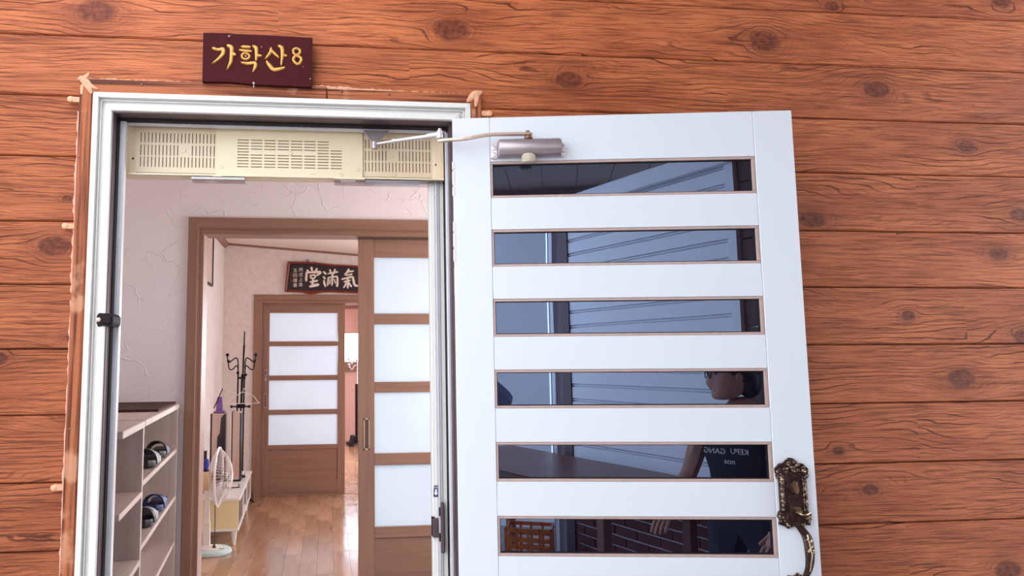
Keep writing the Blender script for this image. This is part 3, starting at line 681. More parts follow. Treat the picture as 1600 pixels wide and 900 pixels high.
# ================================================================== wooden name board over the door
sg = thing('wooden_sign', 'dark maroon wooden name board with carved gold lettering above the door frame', 'sign', (-.3805, -.020, 2.242))
SW, SH = .331, .155
b = MB(); b.prism([(0, .002), (.08, .004), (.16, -.002), (.24, -.003), (SW-.003, -.004), (SW, SH-.001), (SW*.5, SH+.001), (SW*.28, SH+.001), (SW*.24, SH+.003), (0, SH+.001)], 0, .017, XZ); b.build('board', 'sign_wood', sg)
def sgp(X, Y, wpx):
    u = (X-155)/1290.; top = 70+55*u; bot = 668+36*u
    return (u*SW, (1-(Y-top)/(bot-top))*SH, wpx*SW/1290.)
glyphs = [('letter', [[(275, 258, 40), (330, 275, 36), (385, 270, 50), (390, 320, 46), (340, 385, 34), (268, 445, 18)], [(445, 225, 40), (488, 250, 52), (490, 330, 46), (480, 430, 40), (440, 515, 18)], [(495, 322, 44), (530, 335, 40)]]),
          ('letter', [[(612, 240, 36), (660, 242, 40), (705, 245, 34)], [(582, 280, 28), (650, 290, 34), (722, 296, 30)], [(650, 318, 30), (690, 335, 30), (700, 365, 30), (660, 392, 30), (618, 372, 30), (615, 335, 30), (650, 318, 30)], [(742, 232, 34), (778, 258, 48), (782, 330, 42), (780, 405, 30)], [(785, 345, 36), (838, 350, 30)], [(608, 432, 26), (680, 442, 40), (765, 436, 40), (770, 480, 44), (742, 545, 18)]]),
          ('letter', [[(955, 258, 34), (945, 310, 40), (885, 388, 20)], [(960, 285, 34), (1000, 325, 36), (1046, 368, 26)], [(1045, 230, 34), (1082, 255, 50), (1088, 340, 42), (1075, 462, 22)], [(1092, 340, 38), (1134, 348, 34)], [(905, 415, 28), (935, 460, 48), (985, 512, 50), (1050, 508, 42), (1112, 492, 30)]]),
          ('letter', [[(1255, 258, 32), (1295, 280, 32), (1290, 320, 32), (1255, 338, 30), (1222, 315, 32), (1220, 275, 32), (1255, 258, 32)], [(1255, 345, 34), (1305, 370, 36), (1310, 410, 36), (1272, 448, 34), (1228, 415, 36), (1222, 375, 36), (1255, 345, 34)]])]
for nm, strokes in glyphs:
    b = MB()
    for st in strokes: brush(b, [sgp(*p) for p in st], .0045, y=-.0168)
    b.build(nm, 'gold', sg, True)
for x, y, r_ in ((455, 108, 14), (478, 95, 7), (838, 238, 9), (1420, 622, 10), (1335, 476, 8), (920, 545, 6), (888, 434, 6), (1235, 690, 6), (785, 620, 5), (655, 352, 14)):
    p = sgp(x, y, r_); MB().ball((p[0], -.0168, p[1]), p[2]*.6, 8, (1.4, .25, .9)).build('paint_chip', 'chip', sg)
p = sgp(755, 680, 1); b = MB(); b.lathe([(.004, 0), (.004, .003), (.001, .005)], 10, Matrix.Translation((p[0], -.016, p[1])) @ Matrix.Rotation(R(90), 4, 'X')); b.tube([(p[0], -.017, p[1]), (p[0], -.014, p[1]-.013)], .0015, 6); b.build('nail', 'steel', sg)

# ================================================================== vestibule shell
Y2, Y3, YB = 1.65, 5.56, 10.62
VX0, VX1 = -1.16, 1.45
def struct(name, mat, label, cat, boxes, bev=0.):
    mb = MB()
    for a in boxes: mb.box(*a, bev=bev)
    return tag(mb.build(name, mat), label, cat, kind='structure')
struct('floor_vestibule', 'sheet', 'grey vinyl floor of the entrance vestibule', 'floor', [(VX0-.1, VX1+.1, .14, Y2+.01, -.18, -.10)])
struct('ceiling_vestibule', 'ceiling', 'pale ceiling of the entrance vestibule', 'ceiling', [(VX0-.1, VX1+.1, .14, Y2, 2.52, 2.60)])
struct('wall_vestibule_left', 'stucco', 'white stucco side wall behind the shoe shelf', 'wall', [(VX0-.1, VX0, .14, Y2+.01, -.10, 2.52)])
struct('wall_vestibule_right', 'stucco', 'white stucco side wall with an added unseen window opening', 'wall', [(VX1, VX1+.1, .14, .45, -.10, 2.52), (VX1, VX1+.1, 1.35, Y2, -.10, 2.52), (VX1, VX1+.1, .45, 1.35, -.10, .95), (VX1, VX1+.1, .45, 1.35, 2.15, 2.52)])  # unseen window opening added to let the vestibule lamp in
# dividing wall with the first sliding door
FX0, FX1, FT = -.730, 1.12, 2.158          # outside of the brown frame
def wall_u(name, mat, label, y, x0, x1, zt, ox0, ox1, oz, extra=(), zb=-.10):
    mb = MB(); mb.prism([(x0, zb), (ox0, zb), (ox0, oz), (ox1, oz), (ox1, zb), (x1, zb), (x1, zt), (x0, zt)], -(y+.12), -y, XZ)
    for e in extra: mb.box(*e)
    return tag(mb.build(name, mat), label, 'wall', kind='structure')
wall_u('wall_vestibule_back', 'stucco', 'white stucco wall with trowel ridges above the first brown door frame', Y2, VX0-.1, 3.3, 2.80, FX0+.004, FX1-.004, FT-.004)
def brown_frame(name, label, y, x0, x1, zt, face, zin, depth, zb=0.):
    t = thing(name, label, 'door frame', (0, 0, 0), kind='structure')
    fw = face
    for sx, xa in ((1, x0), (-1, x1)):
        b = MB(); pr = [(0, 0), (0, -.012), (.004, -.016), (fw*.62, -.016), (fw*.66, -.008), (fw*.70, -.008), (fw*.72, 0), (fw*.98, 0), (fw, .004), (fw, depth), (0, depth)]
        b.loops([[(xa+sx*a, y+q, zb) for a, q in pr], [(xa+sx*a, y+q, zt-a*(zt-zin)/fw) for a, q in pr]]); b.build('jamb', 'wood_z', t)
    fh = zt-zin
    b = MB(); pr = [(0, 0), (0, -.012), (.004, -.016), (fh*.62, -.016), (fh*.66, -.008), (fh*.70, -.008), (fh*.72, 0), (fh*.98, 0), (fh, .004), (fh, depth), (0, depth)]
    b.loops([[(x0+a*fw/fh, y+q, zt-a) for a, q in pr], [(x1-a*fw/fh, y+q, zt-a) for a, q in pr]]); b.build('head', 'wood_x', t)
    return t
brown_frame('trim_3', 'brown wood frame of the first inner doorway', Y2, FX0, FX1, FT, .080, 2.070, .13, -.10)
box('head_track', 'groove', bpy.data.objects['trim_3'], .164, FX1-.08, Y2+.040, Y2+.090, 2.058, 2.072)
def sliding_door(name, label, x0, x1, y, z0, z1, panes, px0, px1, low, th=.036, handle=None):
    t = thing(name, label, 'door', (0, 0, 0), kind='structure')
    box('stile', 'wood_z', t, x0, px0, y, y+th, z0, z1, bev=.002); box('stile', 'wood_z', t, px1, x1, y, y+th, z0, z1, bev=.002)
    ed = [z1]+[v for p in panes for v in p]+[low[0]]
    for i in range(0, len(ed), 2): box('rail', 'wood_x', t, px0, px1, y, y+th, ed[i+1], ed[i], bev=.002)
    box('rail', 'wood_x', t, px0, px1, y, y+th, z0, low[1], bev=.002)
    box('bottom_panel', 'wood_x', t, px0, px1, y+.010, y+th-.006, low[1], low[0])
    for a, b_ in panes:
        pn = box('pane', 'frost', t, px0+.001, px1-.001, y+.014, y+.019, b_+.001, a-.001)
    if handle:
        hx, ha, hb, hw = handle
        hp = MB(); hp.box(hx-hw, hx+hw, y-.003, y, ha, ha+.008).box(hx-hw, hx+hw, y-.003, y, hb-.008, hb).box(hx-hw, hx-hw*.62, y-.003, y, ha, hb).box(hx+hw*.62, hx+hw, y-.003, y, ha, hb)
        hp = hp.build('recessed_pull', 'bronze_arm', t); box('pull_cup', 'groove', hp, hx-hw*.62, hx+hw*.62, y-.0012, y-.0004, ha+.008, hb-.008)
    return t
k = (1.70+2.185)/(1.65+2.185)
zs = [1.4+(v-1.4)*k for v in (1.953, 1.648, 1.592, 1.284, 1.229, .911, .851, .535)]
sliding_door('door_2', 'brown sliding door with four frosted panes behind the white frame', .166, 1.03, 1.70, .0, 2.062, [(zs[i], zs[i+1]) for i in range(0, 8, 2)], .252, .945, (.468, .12), handle=(.210, .925, 1.092, .0155))
# ================================================================== hall
HX0, HX1 = -1.10, 3.2
base = struct('floor_hall', 'joint', 'glossy light brown laminate floor of the hall', 'floor', [(HX0-.1, HX1, Y2+.12, Y3, -.12, -.004)])
base2 = struct('floor_back_room', 'joint', 'glossy light brown laminate floor of the back room', 'floor', [(HX0-.6, 1.36, Y3, YB, -.12, -.004)])
struct('floor_sill', 'wood_x', 'brown wooden sill under the first inner doorway', 'sill', [(FX0, FX1, Y2-.015, Y2+.125, -.10, -.001)])
pw, pl = .115, .80
pm = MB().box(0, pw-.0012, 0, pl-.0016, -.004, 0, bev=.0006)
pme = bpy.data.meshes.new('floor_plank'); pm.bm.to_mesh(pme); pm.bm.free(); pme.materials.append(MT['laminate'])
rf = random.Random(5)
def lay(parent, x0, x1, y0, y1):
    i = 0; x = x0
    while x < x1-.01:
        y = y0-(i*.31 % 1)*pl
        while y < y1-.02:
            ya, yb = max(y, y0), min(y+pl, y1)
            if yb-ya > .03:
                if yb-ya > pl-.01: o = bpy.data.objects.new('floor_plank', pme); COL.objects.link(o)
                else: o = MB().box(0, pw-.0012, 0, yb-ya-.0016, -.004, 0).build('floor_plank', 'laminate')
                o.parent = parent; o.location = (x, ya, 0); t = rf.uniform(.76, 1.08); o.color = (t, t*rf.uniform(.97, 1.01), t*rf.uniform(.95, 1.02), 1)
            y += pl
        x += pw; i += 1
lay(base, HX0, 1.30, Y2+.125, Y3); lay(base2, -.20, 1.30, Y3+.04, YB)
struct('floor_hall_far', 'laminate', 'laminate floor in the unseen right half of the hall', 'floor', [(1.305, HX1, Y2+.125, Y3, -.0035, -.001)])
def slope_z(x): return 2.660-.0775*(x-HX0)
b = MB(); b.loops([[(x, y, slope_z(x)+q) for x, q in ((HX0-.1, 0), (HX1+.1, 0), (HX1+.1, .08), (HX0-.1, .08))] for y in (Y2+.12, Y3)])
tag(b.build('ceiling_hall', 'ceiling'), 'gently sloping pale ceiling of the hall', 'ceiling', kind='structure')
struct('wall_hall_left', 'paper', 'pinkish left wall of the hall behind the television cabinet', 'wall', [(HX0-.1, HX0, Y2+.12, Y3, -.12, 2.80)])
struct('wall_hall_right', 'paper', 'right wall of the hall with an added unseen window opening', 'wall', [(HX1, HX1+.1, Y2+.12, 2.6, -.12, 2.6), (HX1, HX1+.1, 2.6, 4.8, -.12, .80), (HX1, HX1+.1, 2.6, 4.8, 2.2, 2.6), (HX1, HX1+.1, 4.8, Y3+.1, -.12, 2.6)])  # opening added out of view for the side fill lamp
b = MB(); b.loops([[(HX0, y, 2.66), (HX0+.045, y, slope_z(HX0+.045)), (HX0+.045, y, 2.63), (HX0+.02, y, 2.610), (HX0, y, 2.605)] for y in (Y2+.12, Y3)])
tag(b.build('trim_4', 'wood_x'), 'brown cornice moulding along the hall left wall', 'cornice', kind='structure')
b = MB(); b.loops([[(x, Y3-.016, slope_z(x)), (x, Y3, slope_z(x)), (x, Y3, slope_z(x)-.022), (x, Y3-.016, slope_z(x)-.018)] for x in (HX0+.03, HX1)])
tag(b.build('trim_5', 'wood_x'), 'thin brown moulding under the sloping ceiling on the far wall', 'cornice', kind='structure')
# far wall with the second sliding door
GX0, GX1, GT = -.780, 1.10, 2.104
wall_u('wall_hall_back', 'paper', 'beige patterned far wall of the hall under the signboard', Y3, HX0-.7, 1.58, 2.80, GX0+.004, GX1-.004, GT-.004, [(2.92, HX1+.1, Y3, Y3+.12, -.10, 2.80), (1.58, 2.92, Y3, Y3+.12, -.10, .90), (1.58, 2.92, Y3, Y3+.12, 2.10, 2.80)])  # right part holds an added, unseen window opening that lights the frosted panes
brown_frame('trim_6', 'brown wood frame of the far doorway below the signboard', Y3, GX0, GX1, GT, .088, 2.012, .13)
sliding_door('door_3', 'brown sliding door with four frosted panes under the calligraphy signboard', -.690, .188, Y3+.045, .004, 2.014, [(1.913, 1.606), (1.556, 1.244), (1.193, .883), (.833, .515)], -.617, .112, (.470, .155), handle=(-.652, .905, 1.06, .014))
d3 = bpy.data.objects['door_3']
lk = box('lock_plate', 'steel', d3, -.664, -.640, Y3+.041, Y3+.045, 1.235, 1.31, bev=.001); box('lock_slot', 'groove', lk, -.658, -.646, Y3+.0395, Y3+.0412, 1.25, 1.295)
MB().lathe([(.012, 0), (.012, .006), (.006, .010)], 12, Matrix.Translation((-.652, Y3+.045, 1.205)) @ Matrix.Rotation(R(90), 4, 'X')).build('lock_knob', 'steel', d3, True)
box('lock_tab', 'steel', d3, -.661, -.643, Y3+.042, Y3+.045, 1.180, 1.228)
# ---- back room
struct('ceiling_back_room', 'ceiling', 'ceiling of the back room', 'ceiling', [(HX0-.7, 1.46, Y3+.12, YB+.1, 2.50, 2.58)])
struct('wall_back_room_left', 'pink', 'pink left wall of the back room', 'wall', [(HX0-.7, HX0-.6, Y3+.12, YB, -.12, 2.5)])
struct('wall_back_room_right', 'pink', 'pink right wall of the back room with an added unseen wide window opening', 'wall', [(1.36, 1.46, Y3+.12, 6.9, -.0, 2.5), (1.36, 1.46, 9.1, YB, 0, 2.5), (1.36, 1.46, 6.9, 9.1, 0, .8), (1.36, 1.46, 6.9, 9.1, 2.2, 2.5)])  # wide opening added out of view to light the back room
WX0, WX1, WZ0, WZ1 = .08, 1.28, 1.375, 2.06
struct('wall_back_room_far', 'pink', 'pink far wall of the back room with the bright window', 'wall', [(HX0-.7, WX0, YB, YB+.12, -.12, 2.58), (WX1, 1.46, YB, YB+.12, -.12, 2.58), (WX0, WX1, YB, YB+.12, -.12, WZ0), (WX0, WX1, YB, YB+.12, WZ1, 2.58)])
w1 = thing('window_1', 'bright window in the pink far wall of the back room', 'window', (0, 0, 0), kind='structure')
box('sill_board', 'wood_x', w1, WX0-.1, WX1+.1, YB-.05, YB, 1.20, WZ0, bev=.004)
box('window_frame', 'frame_white', w1, WX0, WX0+.04, YB+.03, YB+.07, WZ0, WZ1); box('window_frame', 'frame_white', w1, WX1-.04, WX1, YB+.03, YB+.07, WZ0, WZ1)
box('window_frame', 'frame_white', w1, WX0, WX1, YB+.03, YB+.07, WZ1-.03, WZ1)
box('pane', 'frost', w1, WX0+.04, WX1-.04, YB+.045, YB+.05, WZ0, WZ1-.03)
rb = thing('roller_blind', 'pink roller blind hanging over the upper part of the back window', 'blind', (0, 0, 0))
box('blind_cloth', 'pink', rb, WX0-.04, WX1+.04, YB-.020, YB-.014, 1.885, 2.31); box('head_rail', 'wood_x', rb, WX0-.06, WX1+.06, YB-.055, YB-.002, 2.31, 2.36, bev=.006); box('bottom_bar', 'wood_x', rb, WX0-.04, WX1+.04, YB-.024, YB-.010, 1.875, 1.892)

# ================================================================== shoe shelf
SA = math.atan(.0826)
sh = thing('shoe_shelf', 'whitewashed pine shoe shelf against the left vestibule wall', 'shelf', (-.757, 1.625, -.10), SA)
# local: x- = depth, y- = towards the doorway, origin at far front corner on the floor
SHH, SL, SDp, DV = 1.286, 1.46, .30, 1.045
T_ = .019
for y in (0-T_, -DV-T_/2): box('upright', 'pine_z', sh, -SDp, 0, y, y+T_, 0, SHH-.024, bev=.001)
box('back_board', 'pine_z', sh, -SDp-.006, -SDp, -SL, 0, 0, SHH-.024)
tp = MB(); tp.box(-SDp-.006, .006, -DV+.005, .003, SHH-.024, SHH, bev=.002).build('top_board', 'pine_y', sh)
tp = MB(); tp.box(-SDp-.006, .004, -SL, -DV+.003, SHH-.026, SHH-.002, bev=.002).build('top_board', 'pine_y', sh)
ZR = [.965+.10, .735+.10, .512+.10, .30]; ZL = [.93+.10, .69+.10, .45+.10]
for z in ZR: box('shelf_board', 'pine_y', sh, -SDp, 0, -DV+T_/2, -T_, z-.020, z, bev=.001)
for z in ZL: box('shelf_board', 'pine_y', sh, -SDp, 0, -SL, -DV-T_/2, z-.020, z, bev=.001)
for x, y, z in ((-.15, -DV-T_/2-.0005, 1.17),):
    MB().lathe([(.018, 0), (.018, .0008), (.012, .0010), (.010, .0006), (.001, .0008)], 18, Matrix.Translation((x, y, z)) @ Matrix.Rotation(R(90), 4, 'X')).build('wood_knot', 'casing_h', sh)
for z in (.72, .66): box('screw_cap', 'steel', sh, -.003, .0015, -.016, -.008, z, z+.012)
mt_ = thing('mat', 'dark brown woven mat laid on top of the shoe shelf', 'mat', sh.location+Vector((0, 0, SHH)), SA)
b = MB(); n = 22
rings = []
for i in range(n+1):
    y = -.60+.59*i/n; rip = .0012*math.sin(i*2.3)
    xl, xr = -SDp+.004, -.014
    rings.append([(xl, y, .0), (xr, y, .0), (xr, y, .011+rip), (xl, y, .012-rip)])
b.loops(rings); b.build('woven_cloth', 'mat_brown', mt_)
b = MB(); b.tube([(-SDp+.004, -.012, .007), (-.012, -.012, .006)], .004, 6); b.build('hem', 'mat_brown', mt_)

# ---- slippers
def make_slide(label, strap, sole, stripe, nst=3):
    t = thing('slide_sandal', label, 'sandal')
    out = [(.0, .034), (.03, .040), (.09, .035), (.15, .038), (.21, .045), (.25, .040), (.272, .022), (.276, 0), (.270, -.022), (.25, -.038), (.21, -.042), (.15, -.032), (.09, -.031), (.03, -.037), (.0, -.032), (-.006, 0)]
    b = MB(); b.loops([[(x, y*s, z+(.010*max(0, (x-.2)/.08))) for x, y in out] for z, s in ((0, .94), (.006, 1), (.022, 1), (.026, .95))]); b.build('sole', sole, t, True)
    b = MB(); rings = []
    for i in range(13):
        q = PI*i/12; rings.append([(x+.012*math.sin(q), (.047+e)*math.cos(q), .012+(.050+e+.008*(x-.13)/.05)*math.sin(q)**.8 if math.sin(q) > 0 else .012) for x, e in ((.098, .0), (.212, .002), (.212, -.004), (.098, -.005))])
    b.loops(rings); st = b.build('strap', strap, t, True)
    if stripe:
        for s in range(nst):
            x0 = .110+s*.034; b = MB(); rings = []
            for i in range(13):
                q = PI*i/12; rings.append([(x+.012*math.sin(q), (.047+e)*math.cos(q), .012+(.050+e+.008*(x-.13)/.05)*math.sin(q)**.8 if math.sin(q) > 0 else .012) for x, e in ((x0, .0022), (x0+.017, .003), (x0+.017, .0), (x0, -.001))])
            b.loops(rings); b.build('stripe', stripe, st, True)
    return t
def on_shelf(o, y, z, x, rz, rx=0.):
    M = Matrix.Translation(sh.location) @ Matrix.Rotation(SA, 4, 'Z'); p = M @ Vector((x, y, z+.0005)); o.location = p; o.rotation_euler = (0, 0, SA+rz)
    return o
GR = 'slide sandals on the shoe shelf'
Q = -PI/2
A_ = make_slide('black slide sandal with white stripes at the back of the upper shoe row', 'darkrub', 'darkrub', 'white_rub'); A_['group'] = GR
on_shelf(A_, -.20, ZR[0], -.249, Q)
for y, x, lab, rz in ((-.24, -.149, 'black slide sandal with white stripes in the middle of the upper row', Q), (-.55, -.249, 'black striped slide sandal behind the divider at the back of the upper row', Q), (-.47, -.049, 'black striped slide sandal at the front nearest the divider on the upper row', Q), (-.60, -.149, 'black striped slide sandal in the middle nearest the divider on the upper row', Q)):
    c = copy_tree(A_); c['label'] = lab; on_shelf(c, y, ZR[0], x, rz)
B_ = make_slide('plain black slide sandal at the front edge of the upper row', 'darkrub', 'darkrub', None); B_['group'] = GR; on_shelf(B_, -.16, ZR[0], -.049, Q)
N_ = make_slide('navy blue slide sandal in the middle of the second shoe row', 'navy', 'navy', None); N_['group'] = GR; on_shelf(N_, -.27, ZR[1], -.149, Q)
c = copy_tree(N_); c['label'] = 'navy blue slide sandal at the front edge of the second row'; on_shelf(c, -.20, ZR[1], -.049, Q)
c = copy_tree(B_); c['label'] = 'plain black slide sandal at the back of the second row'; on_shelf(c, -.16, ZR[1], -.249, Q)
S_ = make_slide('dark slide sandal with two white stripes at the back of the second row', 'darkrub', 'darkrub', 'white_rub', 2); S_['group'] = GR; on_shelf(S_, -.62, ZR[1], -.249, Q)
c = copy_tree(S_); c['label'] = 'dark two striped slide sandal nearest the divider on the second row'; on_shelf(c, -.50, ZR[1], -.049, Q)
W_ = make_slide('white slide sandal at the front of the second row by the divider', 'white_rub', 'white_rub', None); W_['group'] = GR; on_shelf(W_, -.745, ZR[1], -.149, Q)
# ================================================================== calligraphy signboard on the far hall wall
K = 1/1545.
sb = thing('calligraphy_board', 'black calligraphy signboard with maroon frame above the far sliding door', 'signboard', (-.457, Y3-.012, 2.132))
def cp(X, Y): return ((X-155)*K, (655-Y)*K)
outer = [(155, 655), (300, 658), (440, 664), (510, 684), (590, 695), (670, 684), (760, 664), (900, 658), (1100, 668), (1250, 672), (1365, 678), (1560, 684), (1548, 232), (1365, 212), (1100, 200), (980, 196), (860, 184), (740, 170), (640, 156), (440, 153), (200, 150)]
inner = [(192, 616), (300, 620), (440, 628), (510, 634), (590, 640), (670, 636), (760, 632), (900, 628), (1100, 634), (1250, 640), (1365, 644), (1524, 650), (1514, 262), (1365, 242), (1100, 226), (980, 222), (860, 212), (740, 200), (640, 188), (440, 185), (238, 184)]
fb = MB(); n = len(outer)
def ringpt(P, y): return [(cp(*p)[0], y, cp(*p)[1]) for p in P]
fb.loops(list(map(list, zip(*[ringpt(outer, .0), ringpt(outer, -.022), ringpt([((a[0]*.5+b_[0]*.5), (a[1]*.5+b_[1]*.5)) for a, b_ in zip(outer, inner)], -.030), ringpt(inner, -.022), ringpt(inner, -.008)])))+[[ringpt(outer, .0)[0], ringpt(outer, -.022)[0], ringpt([((outer[0][0]+inner[0][0])/2, (outer[0][1]+inner[0][1])/2)], -.030)[0], ringpt(inner, -.022)[0], ringpt(inner, -.008)[0]]], True, False)
fb.build('frame', 'maroon_frame', sb)
MB().prism([cp(*p) for p in inner], .002, .009, XZ).build('panel', 'sign_black', sb)
ch = [[[(590, 245, 42), (602, 292, 36)], [(522, 290, 34), (550, 322, 30)], [(684, 262, 30), (655, 312, 34)], [(500, 335, 26), (620, 322, 40), (730, 322, 50), (722, 345, 40), (676, 382, 22)], [(512, 322, 34), (508, 400, 40), (506, 468, 38)], [(575, 372, 28), (580, 425, 24)], [(575, 378, 26), (650, 372, 28), (650, 415, 26)], [(584, 424, 24), (648, 420, 24)], [(568, 488, 28), (630, 478, 34), (690, 462, 34)], [(622, 430, 38), (612, 500, 40), (612, 548, 40)], [(566, 562, 40), (630, 548, 48), (706, 530, 52)]],
      [[(792, 316, 30), (832, 352, 36)], [(790, 398, 30), (818, 432, 34)], [(800, 455, 24), (806, 510, 40), (826, 565, 26)], [(868, 346, 24), (940, 330, 28), (1024, 316, 34)], [(898, 280, 32), (914, 345, 26)], [(982, 272, 30), (962, 345, 28)], [(872, 410, 26), (866, 470, 30), (858, 545, 26)], [(872, 412, 22), (950, 402, 28), (1015, 400, 34), (1022, 480, 36), (1016, 556, 42)], [(940, 345, 34), (938, 450, 34), (932, 540, 28)], [(904, 440, 18), (892, 520, 24)], [(972, 440, 18), (986, 505, 24)]],
      [[(1212, 268, 36), (1190, 310, 40), (1146, 362, 30)], [(1180, 318, 24), (1240, 306, 30), (1288, 300, 30)], [(1165, 372, 24), (1215, 362, 26), (1266, 352, 28)], [(1096, 438, 30), (1180, 418, 32), (1268, 398, 36), (1288, 450, 40), (1306, 525, 40), (1340, 548, 36), (1372, 540, 22)], [(1130, 482, 24), (1180, 468, 28), (1236, 455, 26)], [(1192, 425, 32), (1196, 500, 36), (1194, 585, 32)], [(1164, 490, 26), (1156, 535, 32), (1126, 578, 26)], [(1214, 490, 24), (1232, 530, 32), (1256, 562, 30)]]]
for strokes in ch:
    b = MB()
    for st in strokes: brush(b, [(*cp(X, Y), w_*K) for X, Y, w_ in st], .003, y=-.0088)
    b.build('character', 'ivory', sb, True)
for col_x, txt, y0 in ((418, '丙戌上金', 288), (325, '五四謹書', 300)):
    for i, c_ in enumerate(txt):
        me = text_mesh(c_, .047, .0006); p = cp(col_x, y0+i*82)
        me.transform(Matrix.Translation((p[0], -.0095, p[1])) @ Matrix.Rotation(R(90), 4, 'X')); link('small_character', me, 'ivory', sb)
for y in (370, 470):
    p = cp(262, y); box('red_seal', 'seal', sb, p[0]-.013, p[0]+.013, -.0095, -.0088, p[1]-.014, p[1]+.014)
p = cp(530, 128); b = MB(); b.tube([(p[0]+.015*math.cos(q), -.004, p[1]+.012*math.sin(q)) for q in [k*2*PI/12 for k in range(12)]], .0035, 6, True); b.build('hanging_ring', 'iron', sb, True)

# ================================================================== hall furniture
CY0, CY1, CXR = 3.55, 4.93, -.667
ca = thing('television_cabinet', 'low white cabinet with buff drawer end and splayed legs behind the fan', 'cabinet', (CXR, CY0, 0), R(2.2))
CW = .36; CL = CY1-CY0
box('top_board', 'white_gl', ca, -CW, .008, -.006, CL, .336, .358, bev=.004); box('bottom_board', 'white_gl', ca, -CW, 0, 0, CL, .110, .128, bev=.003)
box('end_panel', 'buff', ca, -CW+.004, -.006, .004, .022, .128, .336); box('end_panel', 'white_gl', ca, -CW, 0, CL-.02, CL, .128, .336)
box('back_panel', 'white_pl', ca, -CW, -CW+.012, 0, CL, .128, .336)
for y0, y1 in ((.03, .46), (.92, CL-.03)):
    dr = box('drawer_front', 'wood_z' if y0 > .5 else 'groove', ca, -.030, -.012, y0, y1, .134, .330, bev=.002); box('drawer_handle', 'groove', dr, -.012, -.008, (y0+y1)/2-.05, (y0+y1)/2+.05, .30, .308)
for y in (.46, .92): box('divider', 'white_gl', ca, -CW+.012, -.004, y, y+.018, .128, .336)
for x, y in ((-.04, .05), (-CW+.05, .05), (-.04, CL-.06), (-CW+.05, CL-.06)):
    MB().lathe([(.013, 0), (.024, .10), (.026, .11)], 14, Matrix.Translation((x, y, 0))).build('leg', 'white_pl', ca, True)
# electric fan
fn = thing('electric_fan', 'white standing fan turned sideways in front of the cabinet', 'fan', (-.835, 3.38, 0))
b = MB(); b.lathe([(.135, 0), (.140, .008), (.136, .024), (.118, .034), (.05, .042)], 36); b.build('base', 'aqua', fn, True)
b = MB(); b.lathe([(.085, .035), (.082, .044), (.05, .050), (.032, .056)], 28, Matrix.Translation((-.01, -.01, 0))); b.build('control_dial', 'white_pl', fn, True)
for i in range(4): box('button', 'white_gl', fn, .028+.018*i, .040+.018*i, -.062+.004*i, -.046+.004*i, .038, .049, bev=.002)
b = MB(); b.loops([[(-.045+sx*w_, sy*w_*.8, z) for sx, sy in ((-1, -1), (1, -1), (1, 1), (-1, 1))] for z, w_ in ((.045, .034), (.06, .026), (.22, .023), (.225, .019), (.415, .018))]); b.build('column', 'white_pl', fn)
b = MB(); b.loops([[(x, (.055*s)*math.cos(q), .515+.068*s*math.sin(q)) for q in [k*2*PI/18 for k in range(18)]] for x, s in ((-.165, .55), (-.15, .85), (-.11, 1), (-.02, 1.02), (-.012, .9))]); b.build('motor_housing', 'peach', fn, True)
b = MB(); b.loops([[(-.045+sx*.024, sy*.022, z) for sx, sy in ((-1, -1), (1, -1), (1, 1), (-1, 1))] for z in (.40, .455)]); b.build('tilt_joint', 'white_pl', fn)
box('tilt_knob', 'black', fn, -.105, -.078, -.03, .0, .405, .440, bev=.004)
FC = Vector((.035, 0, .546)); FR = .212
b = MB()
def ringp(x, r_): return [(FC.x+x, r_*math.cos(q), FC.z+r_*math.sin(q)) for q in [k*2*PI/40 for k in range(40)]]
b.tube(ringp(0, FR), .0085, 8, True); b.build('guard_rim', 'white_gl', fn, True)
def dome(t, d): return d*(1-t**2.6)
for nm, d in (('front_guard', .100), ('rear_guard', -.068)):
    b = MB()
    for k_ in range(56):
        q = k_*2*PI/56; b.tube([(FC.x+dome(t, d), FR*t*math.cos(q), FC.z+FR*t*math.sin(q)) for t in (.2, .45, .7, .85, .95, 1)], .0011, 4)
    for t in (.2, .55, .8): b.tube(ringp(dome(t, d), FR*t), .0014, 5, True)
    b.lathe([(FR*.2, 0), (FR*.19, .004)], 20, Matrix.Translation((FC.x+dome(.2, d)-.002, 0, FC.z)) @ Matrix.Rotation(R(90), 4, 'Y'))
    b.build(nm, 'white_pl', fn)
b = MB(); b.lathe([(.03, -.02), (.03, .03), (.02, .036)], 16, Matrix.Translation(FC) @ Matrix.Rotation(R(90), 4, 'Y')); b.build('hub', 'blade', fn, True)
for k_ in range(5):
    b = MB(); a0 = k_*2*PI/5; rings = []
    for t in (0, .25, .5, .75, 1):
        rr_ = .028+.155*t; hw = .018+.05*math.sin(PI*min(t*.75+.1, 1)); rings.append([(FC.x+.02*math.sin(dq)*(1 if e else 1)+e+.03*(dq/hw if hw else 0)*0+.35*rr_*dq*.6, rr_*math.cos(a0+dq), FC.z+rr_*math.sin(a0+dq)) for dq, e in ((-hw/rr_*.5, 0), (hw/rr_*.9, 0), (hw/rr_*.9, .002), (-hw/rr_*.5, .002))])
    b.loops(rings); b.build('blade', 'blade', fn, True)
b = MB(); b.tube(catmull([(.0, -.03, .46), (.018, -.045, .36), (.022, -.05, .20), (.020, -.05, .08), (.018, -.05, .050)], 5), .0035, 6); b.lathe([(.012, .036), (.014, .05), (.006, .075)], 12, Matrix.Translation((.019, -.05, 0))); b.build('cord', 'alu_dark', fn, True)
